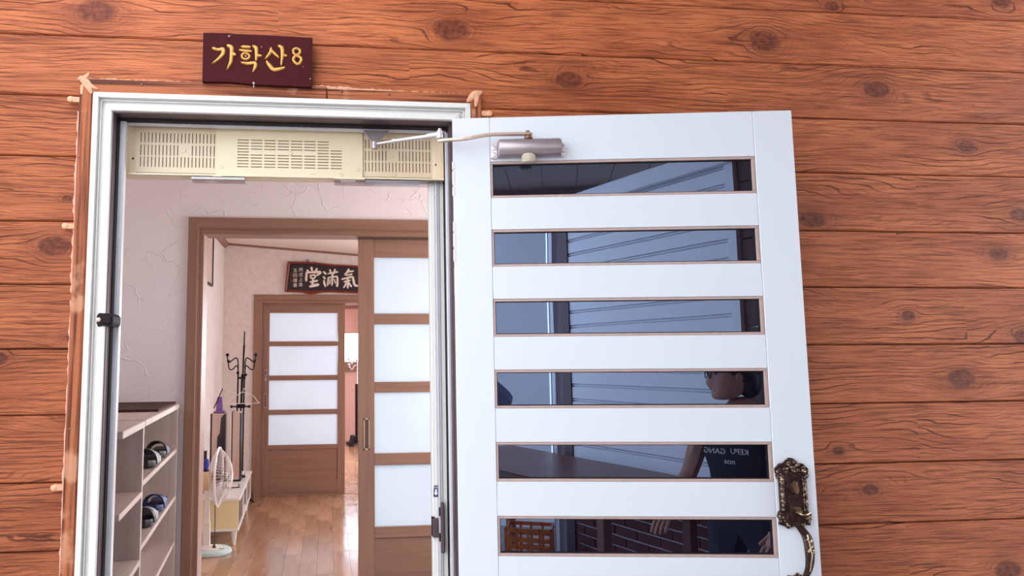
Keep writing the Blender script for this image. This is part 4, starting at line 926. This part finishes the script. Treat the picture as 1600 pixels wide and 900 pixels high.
# two slim upright boxes
def tower(x0, x1, y0, y1, lab, z1):
    t = thing('slim_tower_box', lab, 'tower box', (x0, y0, .359), 0, 'slim tower boxes on the cabinet')
    ww, dd, hh = x1-x0, y1-y0, z1-.359
    box('foot', 'black', t, -.004, ww+.004, -.004, dd+.004, 0, .012); box('shell', 'tower', t, .008, ww-.006, 0, dd, .012, hh, bev=.005)
    return t, ww, dd, hh
t, ww, dd, hh = tower(-1.010, -.880, 4.30, 4.42, 'slim rosy tower box with dark side under the purple bottle', .945)
MB().prism([(.052, .012), (ww, .012), (ww, hh), (ww-.012, hh), (ww-.040, hh-.04), (ww-.050, hh-.17), (.060, hh-.20)], .001, .006, XZ).build('dark_side', 'tower_dark', t); box('edge_strip', 'black', t, -.002, .008, -.003, dd, .012, hh-.002)
t, ww, dd, hh = tower(-.846, -.752, 4.32, 4.44, 'slim rosy tower box with black edges nearest the coat rack', .955)
box('edge_strip', 'black', t, .016, .022, -.004, dd, .012, hh+.006); box('edge_strip', 'black', t, ww-.006, ww+.001, -.003, dd, .012, hh-.01); box('side_band', 'white_pl', t, 0, .016, 0, dd, .012, hh)
box('inset_panel', 'sealant_pink', t, .052, .070, -.0015, 0, .04, .22)
t = thing('purple_bottle', 'purple dispenser bottle with dark stick on the slim tower box', 'bottle', (-.945, 4.36, .9455))
b = MB(); b.box(-.045, .050, -.045, .045, 0, .020, bev=.006); b.build('stand', 'purple', t)
b = MB(); b.loops([[(sx*w_, sy*w_, z) for sx, sy in ((-1, -1), (1, -1), (1, 1), (-1, 1))] for z, w_ in ((.018, .028), (.08, .024), (.13, .020), (.142, .014))]); b.build('bottle_body', 'purple', t)
b = MB(); b.tube([(-.045, -.03, .045), (-.025, -.032, .09), (.0, -.03, .15), (.028, -.03, .215)], .005, 6); b.build('stick', 'black', t, True)
t = thing('blue_box', 'small blue box on the cabinet behind the fan', 'box', (-.985, 3.80, .359))
box('dark_stand', 'black', t, -.055, .045, -.03, .07, 0, .175, bev=.004); box('blue_case', 'blue', t, -.035, .042, -.035, .045, .178, .262, bev=.012); box('dark_lid', 'tower_dark', t, -.05, .015, .05, .09, .0, .32)
t = thing('tablet', 'flat dark edged tablet lying on the white cabinet top', 'tablet', (-.760, 4.05, .3575), R(8)); box('body', 'black', t, -.075, .035, -.06, .09, .001, .009, bev=.003); box('screen', 'white_gl', t, -.07, .025, -.055, .085, .009, .0098)
t = thing('notebook', 'small grey notebook lying farther along the cabinet top', 'notebook', (-.800, 4.70, .3575), R(4)); box('cover', 'tower_dark', t, -.06, .045, -.07, .09, .001, .007, bev=.002); box('pages', 'white_pl', t, -.055, .040, -.065, .085, .007, .018, bev=.002)
t = thing('remote_control', 'black remote control on the cabinet beside the notebook', 'remote', (-.81, 4.53, .3575), R(-86)); box('body', 'black', t, -.02, .02, -.08, .08, .001, .016, bev=.004); box('keypad', 'alu_dark', t, -.014, .014, -.06, .03, .016, .0175)
t = thing('black_doorstop', 'small black block on the floor beside the far door frame', 'doorstop', (-.775, 5.36, 0)); box('block', 'black', t, -.03, .03, -.05, .06, .0, .085, bev=.012); box('cap', 'chrome', t, -.012, .006, -.052, -.046, .05, .066, bev=.002)
# coat rack
def ball_rod(mb, pts, r_, br): mb.tube(catmull(pts, 5), r_, 8); mb.ball(pts[-1], br, 10)
cr_ = thing('coat_rack', 'black iron coat rack with curled hooks beside the far door frame', 'coat rack', (-.850, 5.10, 0))
b = MB(); b.tube([(.010, 0, .95), (.016, 0, 1.2), (.022, 0, 1.45), (.026, 0, 1.55), (.026, 0, 1.56), (.028, 0, 1.695)], [.007, .008, .009, .011, .007, .006], 8); b.build('spike', 'iron', cr_, True)
for dx, dy in ((-.028, .0), (.034, -.004), (.004, .03)):
    b = MB(); b.tube([(dx-.006, dy, .0), (dx-.004, dy, .95), (dx, dy, 1.27)], .008, 8); b.build('post', 'iron', cr_, True)
for sx in (-1, 1):
    b = MB(); x0 = .004+sx*.032; q = lambda dx, z: (x0+sx*dx, -.01*abs(dx)/.1, z)
    ball_rod(b, [q(0, 1.28), q(.004, 1.40), q(.022, 1.432), q(.060, 1.408), q(.088, 1.39), q(.104, 1.42), q(.106, 1.462)], .006, .017); b.ball(q(.096, 1.40), .015, 8)
    ball_rod(b, [q(0, 1.26), q(.006, 1.345), q(.022, 1.352), q(.052, 1.322), q(.080, 1.318), q(.094, 1.352), q(.094, 1.395)], .006, .013); b.build('hook', 'iron', cr_, True)
b = MB(); b.box(-.034, .044, -.012, .034, 1.225, 1.243, bev=.004); b.ball((-.030, -.012, 1.285), .016, 8); b.ball((.046, -.012, 1.265), .016, 8); b.build('collar', 'iron', cr_, True)
b = MB(); b.box(-.034, .044, -.018, .036, .940, .985, bev=.006); b.tube([(-.085, -.01, .955), (.085, -.01, .955)], .007, 8); b.ball((-.085, -.01, .955), .015, 8); b.ball((.085, -.01, .955), .015, 8); b.tube([(0, -.07, .955), (0, .09, .955)], .007, 8); b.build('lower_cross', 'iron', cr_, True)
for a in (R(40), R(160), R(280)):
    b = MB(); b.tube(catmull([(0, 0, .25), (.06*math.cos(a), .06*math.sin(a), .12), (.17*math.cos(a), .17*math.sin(a), .012)], 5), .008, 8); b.build('foot', 'iron', cr_, True)
hg = thing('coat_hanger', 'thin white coat hanger hanging on the coat rack', 'hanger', (-.820, 5.02, .985))
b = MB(); b.tube(catmull([(-.145, 0, .010), (-.11, 0, .05), (-.02, 0, .105), (0, 0, .112), (.02, 0, .108), (.10, 0, .075), (.142, 0, .02), (.140, 0, .004), (-.140, 0, .004), (-.147, 0, .006), (-.145, 0, .010)], 4), .0035, 6); b.build('wire_body', 'white_pl', hg, True)
b = MB(); b.tube(catmull([(0, 0, .112), (.0, .01, .13), (.012, .03, .145), (.0, .05, .15)], 5), .0025, 6); b.build('hook', 'white_pl', hg, True)
# framed picture seen edge-on high on the left wall
pf = thing('picture_frame', 'black edged picture frame seen edge-on high on the hall left wall', 'picture frame', (HX0, 3.9, 2.10))
for a in ((0, .026, 0, .80, 0, .02), (0, .026, 0, .80, .50, .52), (0, .026, 0, .02, .02, .50), (0, .026, .78, .80, .02, .50)): box('frame_bar', 'black', pf, *a, bev=.002)
box('picture', 'tower', pf, .002, .016, .02, .78, .02, .50)
# back room rack and shoe
r4 = thing('chrome_coat_stand', 'dark coat stand with chrome hook seen in the gap of the far door', 'coat stand', (.475, 10.15, 0))
b = MB(); b.lathe([(.16, 0), (.15, .03), (.04, .05), (.03, .12)], 18); b.build('base', 'iron', r4, True)
b = MB(); b.tube([(.02, 0, .03), (.02, 0, 1.0)], .024, 10); b.build('lower_pole', 'iron', r4, True)
b = MB(); b.tube([(.035, 0, .9), (.035, 0, 1.75)], .012, 10); b.build('upper_pole', 'chrome', r4, True)
for z in (1.28, 1.38):
    b = MB(); b.tube(catmull([(.035, 0, z), (-.01, -.02, z+.03), (-.05, -.03, z-.03), (-.09, -.03, z-.01), (-.11, -.03, z+.04)], 5), .012, 8); b.ball((-.11, -.03, z+.045), .024, 8); b.build('hook', 'chrome', r4, True)
bt = thing('black_boot', 'black boot standing at the foot of the chrome coat stand', 'boot', (.395, 9.85, 0))
b = MB(); b.loops([[(.045*s*math.cos(q)+ox, (.05 if z > .08 else .10)*s*math.sin(q)-.03*(z < .08), z) for q in [k*2*PI/12 for k in range(12)]] for z, s, ox in ((0, 1, 0), (.03, 1.05, 0), (.07, .95, .0), (.10, .85, .01), (.17, .8, .02), (.175, .7, .02))]); b.build('upper', 'black', bt, True); box('sole', 'darkrub', bt, -.048, .048, -.135, .075, 0, .012, bev=.004)

# ================================================================== porch: floor, roof, side wall, table, crate
GZ = -.12
struct('floor_porch', 'conc', 'grey concrete porch floor', 'floor', [(-9, 9, -9, .02, GZ-.1, GZ)])
pr_ = thing('ceiling_porch', 'dark timber roof over the porch', 'ceiling', (0, 0, 0), kind='structure')
for i in range(12): box('roof_board', 'roofwood', pr_, -.12+i*.36, -.12+i*.36+.354, -7.2, .25, 3.345, 3.37)
box('roof_sheet', 'alu_dark', pr_, -.14, 4.22, -7.22, .27, 3.371, 3.385)
for y in (-1.4, -3.0, -4.6, -6.2): box('beam', 'roofwood', pr_, -.12, 4.19, y-.05, y+.05, 3.22, 3.344)
pl_ = thing('shade_post', 'unseen timber post added left of the doorway to shade the wall', 'post', (-1.28, -.30, GZ)); box('shaft', 'roofwood', pl_, -.06, .06, -.06, .06, .03, 3.46, bev=.006); box('foot_plate', 'alu_dark', pl_, -.08, .08, -.08, .08, 0, .03)  # unseen post added to darken the left edge of the wall
WE, WU, WN = Vector((.80, -3.56, 0)), Vector((.605, .797, 0)).normalized(), Vector((-.797, .605, 0)).normalized()
ang = math.atan2(WU.y, WU.x)
pw_ = thing('wall_porch_side', 'white ribbed panel wall on a brick base beside the porch', 'wall', (WE.x, WE.y, 0), ang, kind='structure')
WL = 1.52
box('mortar_bed', 'mortar', pw_, 0, WL, -.10, -.012, GZ, .60)
br = MB().box(0, .205, -.02, 0, 0, .060, bev=.003); bme = bpy.data.meshes.new('brick'); br.bm.to_mesh(bme); br.bm.free(); bme.materials.append(MT['brick'])
for row in range(10):
    z = GZ+.006+row*.071; x = .002-(row % 2)*.108
    while x < WL-.02:
        a, e = max(x, .002), min(x+.205, WL)
        if e-a > .2: o = bpy.data.objects.new('brick', bme); COL.objects.link(o)
        else: o = MB().box(0, e-a, -.02, 0, 0, .060, bev=.003).build('brick', 'brick')
        o.parent = pw_; o.location = (a, 0, z); x += .216
box('cap_board', 'table', pw_, 0, WL, -.10, .03, .60, .645)
for i in range(17):
    z = .65+i*.112; box('panel_strip', 'panel_wht', pw_, 0, WL, -.08, -.002, z, min(z+.088, 2.55), bev=.003); box('panel_rib', 'panel_wht', pw_, 0, WL, -.08, -.006, z+.096, min(z+.106, 2.55), bev=.003)
box('panel_backing', 'alu', pw_, 0, WL, -.085, -.022, .65, 2.55)
box('end_post', 'alu_dark', pw_, -.10, 0, -.10, .01, GZ, 2.55); box('end_post', 'alu', pw_, -.21, -.165, -.06, .03, GZ, 2.7); box('end_post', 'gasket', pw_, -.235, -.21, -.06, .02, GZ, 2.7)
box('end_post', 'panel_wht', pw_, WL, WL+.06, -.10, .02, GZ, 2.62); box('top_beam', 'panel_wht', pw_, -.25, WL+.06, -.10, .06, 2.55, 2.66, bev=.004)
for i in range(16): box('wood_strip', 'roofwood', pw_, WL+.062, WL+1.2, -.09, -.01, GZ+i*.17, GZ+i*.17+.165, bev=.003)
struct('wall_porch_back', 'panel_wht', 'shaded white panel wall behind the porch', 'wall', [(-.9, .62, -4.75, -4.65, GZ, 2.7)])
tb = thing('porch_table', 'long brown wooden table along the porch side wall', 'table', WE+WN*.06, ang)
box('table_top', 'table', tb, -.75, 1.36, 0, .82, .640, .670, bev=.006)
for x in (-.66, 1.24):
    for y in (.08, .72): box('leg', 'table', tb, x, x+.06, y, y+.06, GZ, .640, bev=.004)
box('apron', 'table', tb, -.66, 1.30, .07, .09, .56, .640); box('apron', 'table', tb, -.66, 1.30, .73, .75, .56, .640)
ct = thing('plastic_crate', 'orange plastic crate under the porch table', 'crate', (.30, -3.50, GZ), R(4))
box('floor_panel', 'orange', ct, 0, .34, 0, .25, 0, .012)
for x in (0, .325): box('corner_post', 'orange', ct, x, x+.015, 0, .25, .012, .04)
for y in (0, .235):
    for z in (.05, .10, .15, .20, .27): box('side_bar', 'orange', ct, 0, .34, y, y+.015, z, z+.028)
    for x in (0, .08, .16, .245, .322): box('side_upright', 'orange', ct, x, x+.018, y, y+.015, .012, .298)
for x in (0, .325):
    for z in (.05, .10, .15, .20, .27): box('side_bar', 'orange', ct, x, x+.015, .015, .235, z, z+.028)

# ================================================================== people on the porch (seen in the door glass)
def skin_mesh(nodes, edges, sub=1):
    """nodes {name:(x,y,z,r)}"""
    names = list(nodes); ix = {n: i for i, n in enumerate(names)}
    me = bpy.data.meshes.new('tmp'); me.from_pydata([nodes[n][:3] for n in names], [(ix[a], ix[b_]) for a, b_ in edges], [])
    o = bpy.data.objects.new('tmp', me); COL.objects.link(o)
    sk = o.modifiers.new('s', 'SKIN'); sv = me.skin_vertices[0].data
    for n in names:
        r_ = nodes[n][3]; sv[ix[n]].radius = r_ if isinstance(r_, tuple) else (r_, r_)
    sv[0].use_root = True
    ss = o.modifiers.new('u', 'SUBSURF'); ss.levels = sub; ss.render_levels = sub
    dg = bpy.context.evaluated_depsgraph_get(); out = bpy.data.meshes.new_from_object(o.evaluated_get(dg))
    bpy.data.objects.remove(o); bpy.data.meshes.remove(me); return out
def lerp(a, b_, t): return tuple(a[i]+(b_[i]-a[i])*t for i in range(3))
def person(label, loc, rz, arms, shirt_mat, glasses=False, head_yaw=0.):
    """faces local +y; arms: {side: (elbow, wrist, finger_dir)}"""
    t = thing('person', label, 'person', loc, rz)
    sh_, hip, kn_, an = 1.27, .86, .46, .08
    N = {'pelvis': (0, 0, .90, (.15, .11)), 'waist': (0, .01, 1.04, (.135, .10)), 'chest': (0, .01, 1.20, (.165, .115)), 'neckbase': (0, -.005, 1.33, (.085, .075)), 'neck': (0, .015, 1.40, .055)}
    Ed = [('pelvis', 'waist'), ('waist', 'chest'), ('chest', 'neckbase'), ('neckbase', 'neck')]
    S = dict(N); SE = list(Ed)
    T = {'pelvis': (0, 0, .92, (.168, .128)), 'waist': (0, .006, 1.03, (.152, .115))}; TE = [('pelvis', 'waist')]
    del S['neck']; SE = SE[:-1]
    for k_ in S: r_ = S[k_][3]; S[k_] = S[k_][:3]+(tuple(q*1.10 for q in r_),)
    S['neckbase'] = (0, -.005, 1.32, (.085, .08)); S['pelvis'] = (0, 0, .86, (.175, .13))
    for s, nm in ((-1, 'l'), (1, 'r')):
        el, wr, fd = arms[nm]
        shp = (s*.165, 0, 1.285)
        N['sh'+nm] = shp+(.062,); N['el'+nm] = el+(.042,); N['wr'+nm] = wr+(.029,); N['fo'+nm] = lerp(el, wr, .3)+(.042,)
        Ed += [('chest', 'sh'+nm), ('sh'+nm, 'el'+nm), ('el'+nm, 'fo'+nm), ('fo'+nm, 'wr'+nm)]
        fd = Vector(fd).normalized(); pm_ = Vector(wr)+fd*.07; N['pa'+nm] = tuple(pm_)+((.036, .018),); Ed.append(('wr'+nm, 'pa'+nm))
        side = fd.cross(Vector((0, 0, 1))); side = side.normalized() if side.length > .1 else Vector((1, 0, 0)); curl = Vector((0, 0, -1)) if abs(fd.z) < .7 else Vector((0, 1, 0))
        for i, (o_, L) in enumerate(((-.030, .066), (-.010, .076), (.010, .072), (.029, .058))):
            b0 = pm_+side*o_+fd*.022; b1 = b0+fd*L*.55+curl*.006; b2 = b0+fd*L*.9+curl*.028
            for j, q in enumerate((b0, b1, b2)): N['f%s%d%d' % (nm, i, j)] = tuple(q)+(.0092-.001*j,)
            Ed += [('pa'+nm, 'f%s%d0' % (nm, i)), ('f%s%d0' % (nm, i), 'f%s%d1' % (nm, i)), ('f%s%d1' % (nm, i), 'f%s%d2' % (nm, i))]
        th0 = Vector(wr)+fd*.035-side*s*.034; th1 = th0+fd*.035-side*s*.022+curl*.01
        N['t%s0' % nm] = tuple(th0)+(.011,); N['t%s1' % nm] = tuple(th1)+(.0095,); Ed += [('wr'+nm, 't%s0' % nm), ('t%s0' % nm, 't%s1' % nm)]
        N['hi'+nm] = (s*.085, 0, .84, .085); N['kn'+nm] = (s*.095, .015, kn_, .055); N['an'+nm] = (s*.10, -.01, an, .036); N['to'+nm] = (s*.11, .12, .03, .03)
        Ed += [('pelvis', 'hi'+nm), ('hi'+nm, 'kn'+nm), ('kn'+nm, 'an'+nm), ('an'+nm, 'to'+nm)]
        S['sh'+nm] = (s*.175, 0, 1.285, .080); cuff = .55 if shirt_mat == 'tee' else 1.9
        e2 = lerp(shp, el, min(cuff, 1)); S['e'+nm] = e2+(.066 if cuff < 1 else .062,); SE += [('chest', 'sh'+nm), ('sh'+nm, 'e'+nm)]
        if cuff > 1: S['w'+nm] = lerp(el, wr, .88)+(.045,); SE.append(('e'+nm, 'w'+nm))
        T['hi'+nm] = (s*.09, 0, .82, .100); T['kn'+nm] = (s*.097, .012, kn_, .074); T['an'+nm] = (s*.10, -.01, .09, .062)
        TE += [('pelvis', 'hi'+nm), ('hi'+nm, 'kn'+nm), ('kn'+nm, 'an'+nm)]
    bm_ = skin_mesh(N, Ed)
    # head
    hb = bmesh.new(); rings = []
    secs = [(-.118, .028, .030, .050), (-.105, .044, .052, .040), (-.080, .056, .070, .024), (-.045, .065, .084, .012), (0, .072, .092, .004), (.045, .074, .096, -.002), (.085, .066, .086, -.004), (.110, .045, .06, -.004), (.120, .015, .02, -.004)]
    HC = Vector((0, .030, 1.50)); HP = Vector((0, .01, 1.50)); HM = Matrix.Translation(HP) @ Matrix.Rotation(head_yaw, 4, 'Z') @ Matrix.Translation(-HP)
    for z, a, b_, oy in secs:
        rg = []
        for k_ in range(20):
            q = k_*2*PI/20; x, y = a*math.sin(q), b_*math.cos(q)+oy
            if k_ == 0: y += {-.045: .024, 0: .010, -.080: .004, -.105: .004}.get(z, 0)
            if k_ in (1, 19): y += {-.045: .004}.get(z, 0)
            if k_ in (2, 18) and z == 0: y -= .008
            rg.append(hb.verts.new(HC+Vector((x, y, z))))
        rings.append(rg)
    for i in range(len(rings)-1):
        for k_ in range(20): hb.faces.new((rings[i][k_], rings[i][(k_+1) % 20], rings[i+1][(k_+1) % 20], rings[i+1][k_]))
    hb.faces.new(rings[0][::-1]); hb.faces.new(rings[-1])
    for s in (-1, 1): bmesh.ops.create_uvsphere(hb, u_segments=8, v_segments=6, radius=.02, matrix=Matrix.Translation(HC+Vector((s*.073, -.005, -.01))) @ Matrix.Diagonal((.4, .8, 1.5, 1)))
    bmesh.ops.subdivide_edges(hb, edges=hb.edges[:], cuts=1, use_grid_fill=True, smooth=.6)
    B_ = bmesh.new(); B_.from_mesh(bm_); bpy.data.meshes.remove(bm_); hm = bpy.data.meshes.new('h'); hb.to_mesh(hm); hb.free(); hm.transform(HM); B_.from_mesh(hm); bpy.data.meshes.remove(hm)
    bo = bpy.data.meshes.new('body'); B_.to_mesh(bo); B_.free(); link('body', bo, 'skin', t, True)
    hr = MB(); hr.ball(HC+Vector((0, -.022, .035)), .105, 20, (.84, .98, .98)); hr.ball(HC+Vector((0, -.062, -.03)), .075, 16, (.98, .72, 1.1)); hr.tube(catmull([HC+Vector((-.065, .045, .075)), HC+Vector((0, .078, .088)), HC+Vector((.065, .045, .075))], 4), .022, 8); hr.build('hair', 'hair', t, True).data.transform(HM)
    for s in (-1, 1): MB().ball(HC+Vector((s*.030, .084, .0)), .010, 8, (1.3, .5, .6)).build('eye', 'black', t).data.transform(HM)
    MB().tube(catmull([HC+Vector((-.022, .088, -.076)), HC+Vector((0, .096, -.076)), HC+Vector((.022, .088, -.076))], 3), .0045, 6).build('mouth', 'sealant_pink', t).data.transform(HM)
    if glasses:
        g_ = MB()
        for s in (-1, 1):
            g_.tube([HC+Vector((s*.034+.025*math.cos(q), .112-.004*abs(math.cos(q)), -.002+.021*math.sin(q))) for q in [k*2*PI/14 for k in range(14)]], .0028, 6, True)
            g_.tube([HC+Vector((s*.060, .108, .004)), HC+Vector((s*.078, .06, .006)), HC+Vector((s*.078, -.01, .004))], .0025, 6)
        g_.tube([HC+Vector((-.010, .114, .004)), HC+Vector((.010, .114, .004))], .0025, 6); g_.build('glasses', 'black', t, True).data.transform(HM)
    link('shirt', skin_mesh(S, SE), shirt_mat, t, True); link('trousers', skin_mesh(T, TE), 'trouser', t, True)
    for s in (-1, 1):
        f_ = MB(); f_.loops([[(s*.105+.042*w_*math.sin(q), .045+.125*w_*math.cos(q), z) for q in [k*2*PI/14 for k in range(14)]] for z, w_ in ((.0, 1), (.03, 1.02), (.06, .85), (.075, .5))]); f_.build('shoe', 'black', t, True)
    return t
ph = person('photographer in a grey blue shirt holding up a phone before the doorway', (.075, -2.66, GZ), 0, {'l': ((-.30, .12, 1.20), (-.245, .33, 1.47), (.5, .5, .3)), 'r': ((.305, .17, 1.25), (.10, .33, 1.47), (-.5, .5, .3))}, 'denim')
pn_ = thing('phone', 'black phone held up level by the photographer', 'phone', (0, -2.205, 1.395)); box('body', 'black', pn_, -.078, .078, -.008, 0, -.037, .037, bev=.003); box('lens_bump', 'alu_dark', pn_, -.076, -.040, 0, .0025, .0, .034, bev=.001)
co = person('bespectacled person in a black lettered tee standing beside the open door', (1.500, -1.36, GZ-.05), R(38), {'l': ((-.25, .02, 1.03), (-.24, .22, .90), (.1, 1, -.5)), 'r': ((.25, .02, 1.03), (.22, .20, .86), (0, 1, -.6))}, 'tee', True, R(50))
for txt, x, z in (('KEPU', .055, 1.165), ('GANG', -.055, 1.160), ('nos', .01, 1.12)):
    me = text_mesh(txt, .034, .0006); me.transform(Matrix.Translation((x, .155, z)) @ Matrix.Rotation(PI, 4, 'Z') @ Matrix.Rotation(R(90), 4, 'X')); link('shirt_lettering', me, 'white_pl', co)
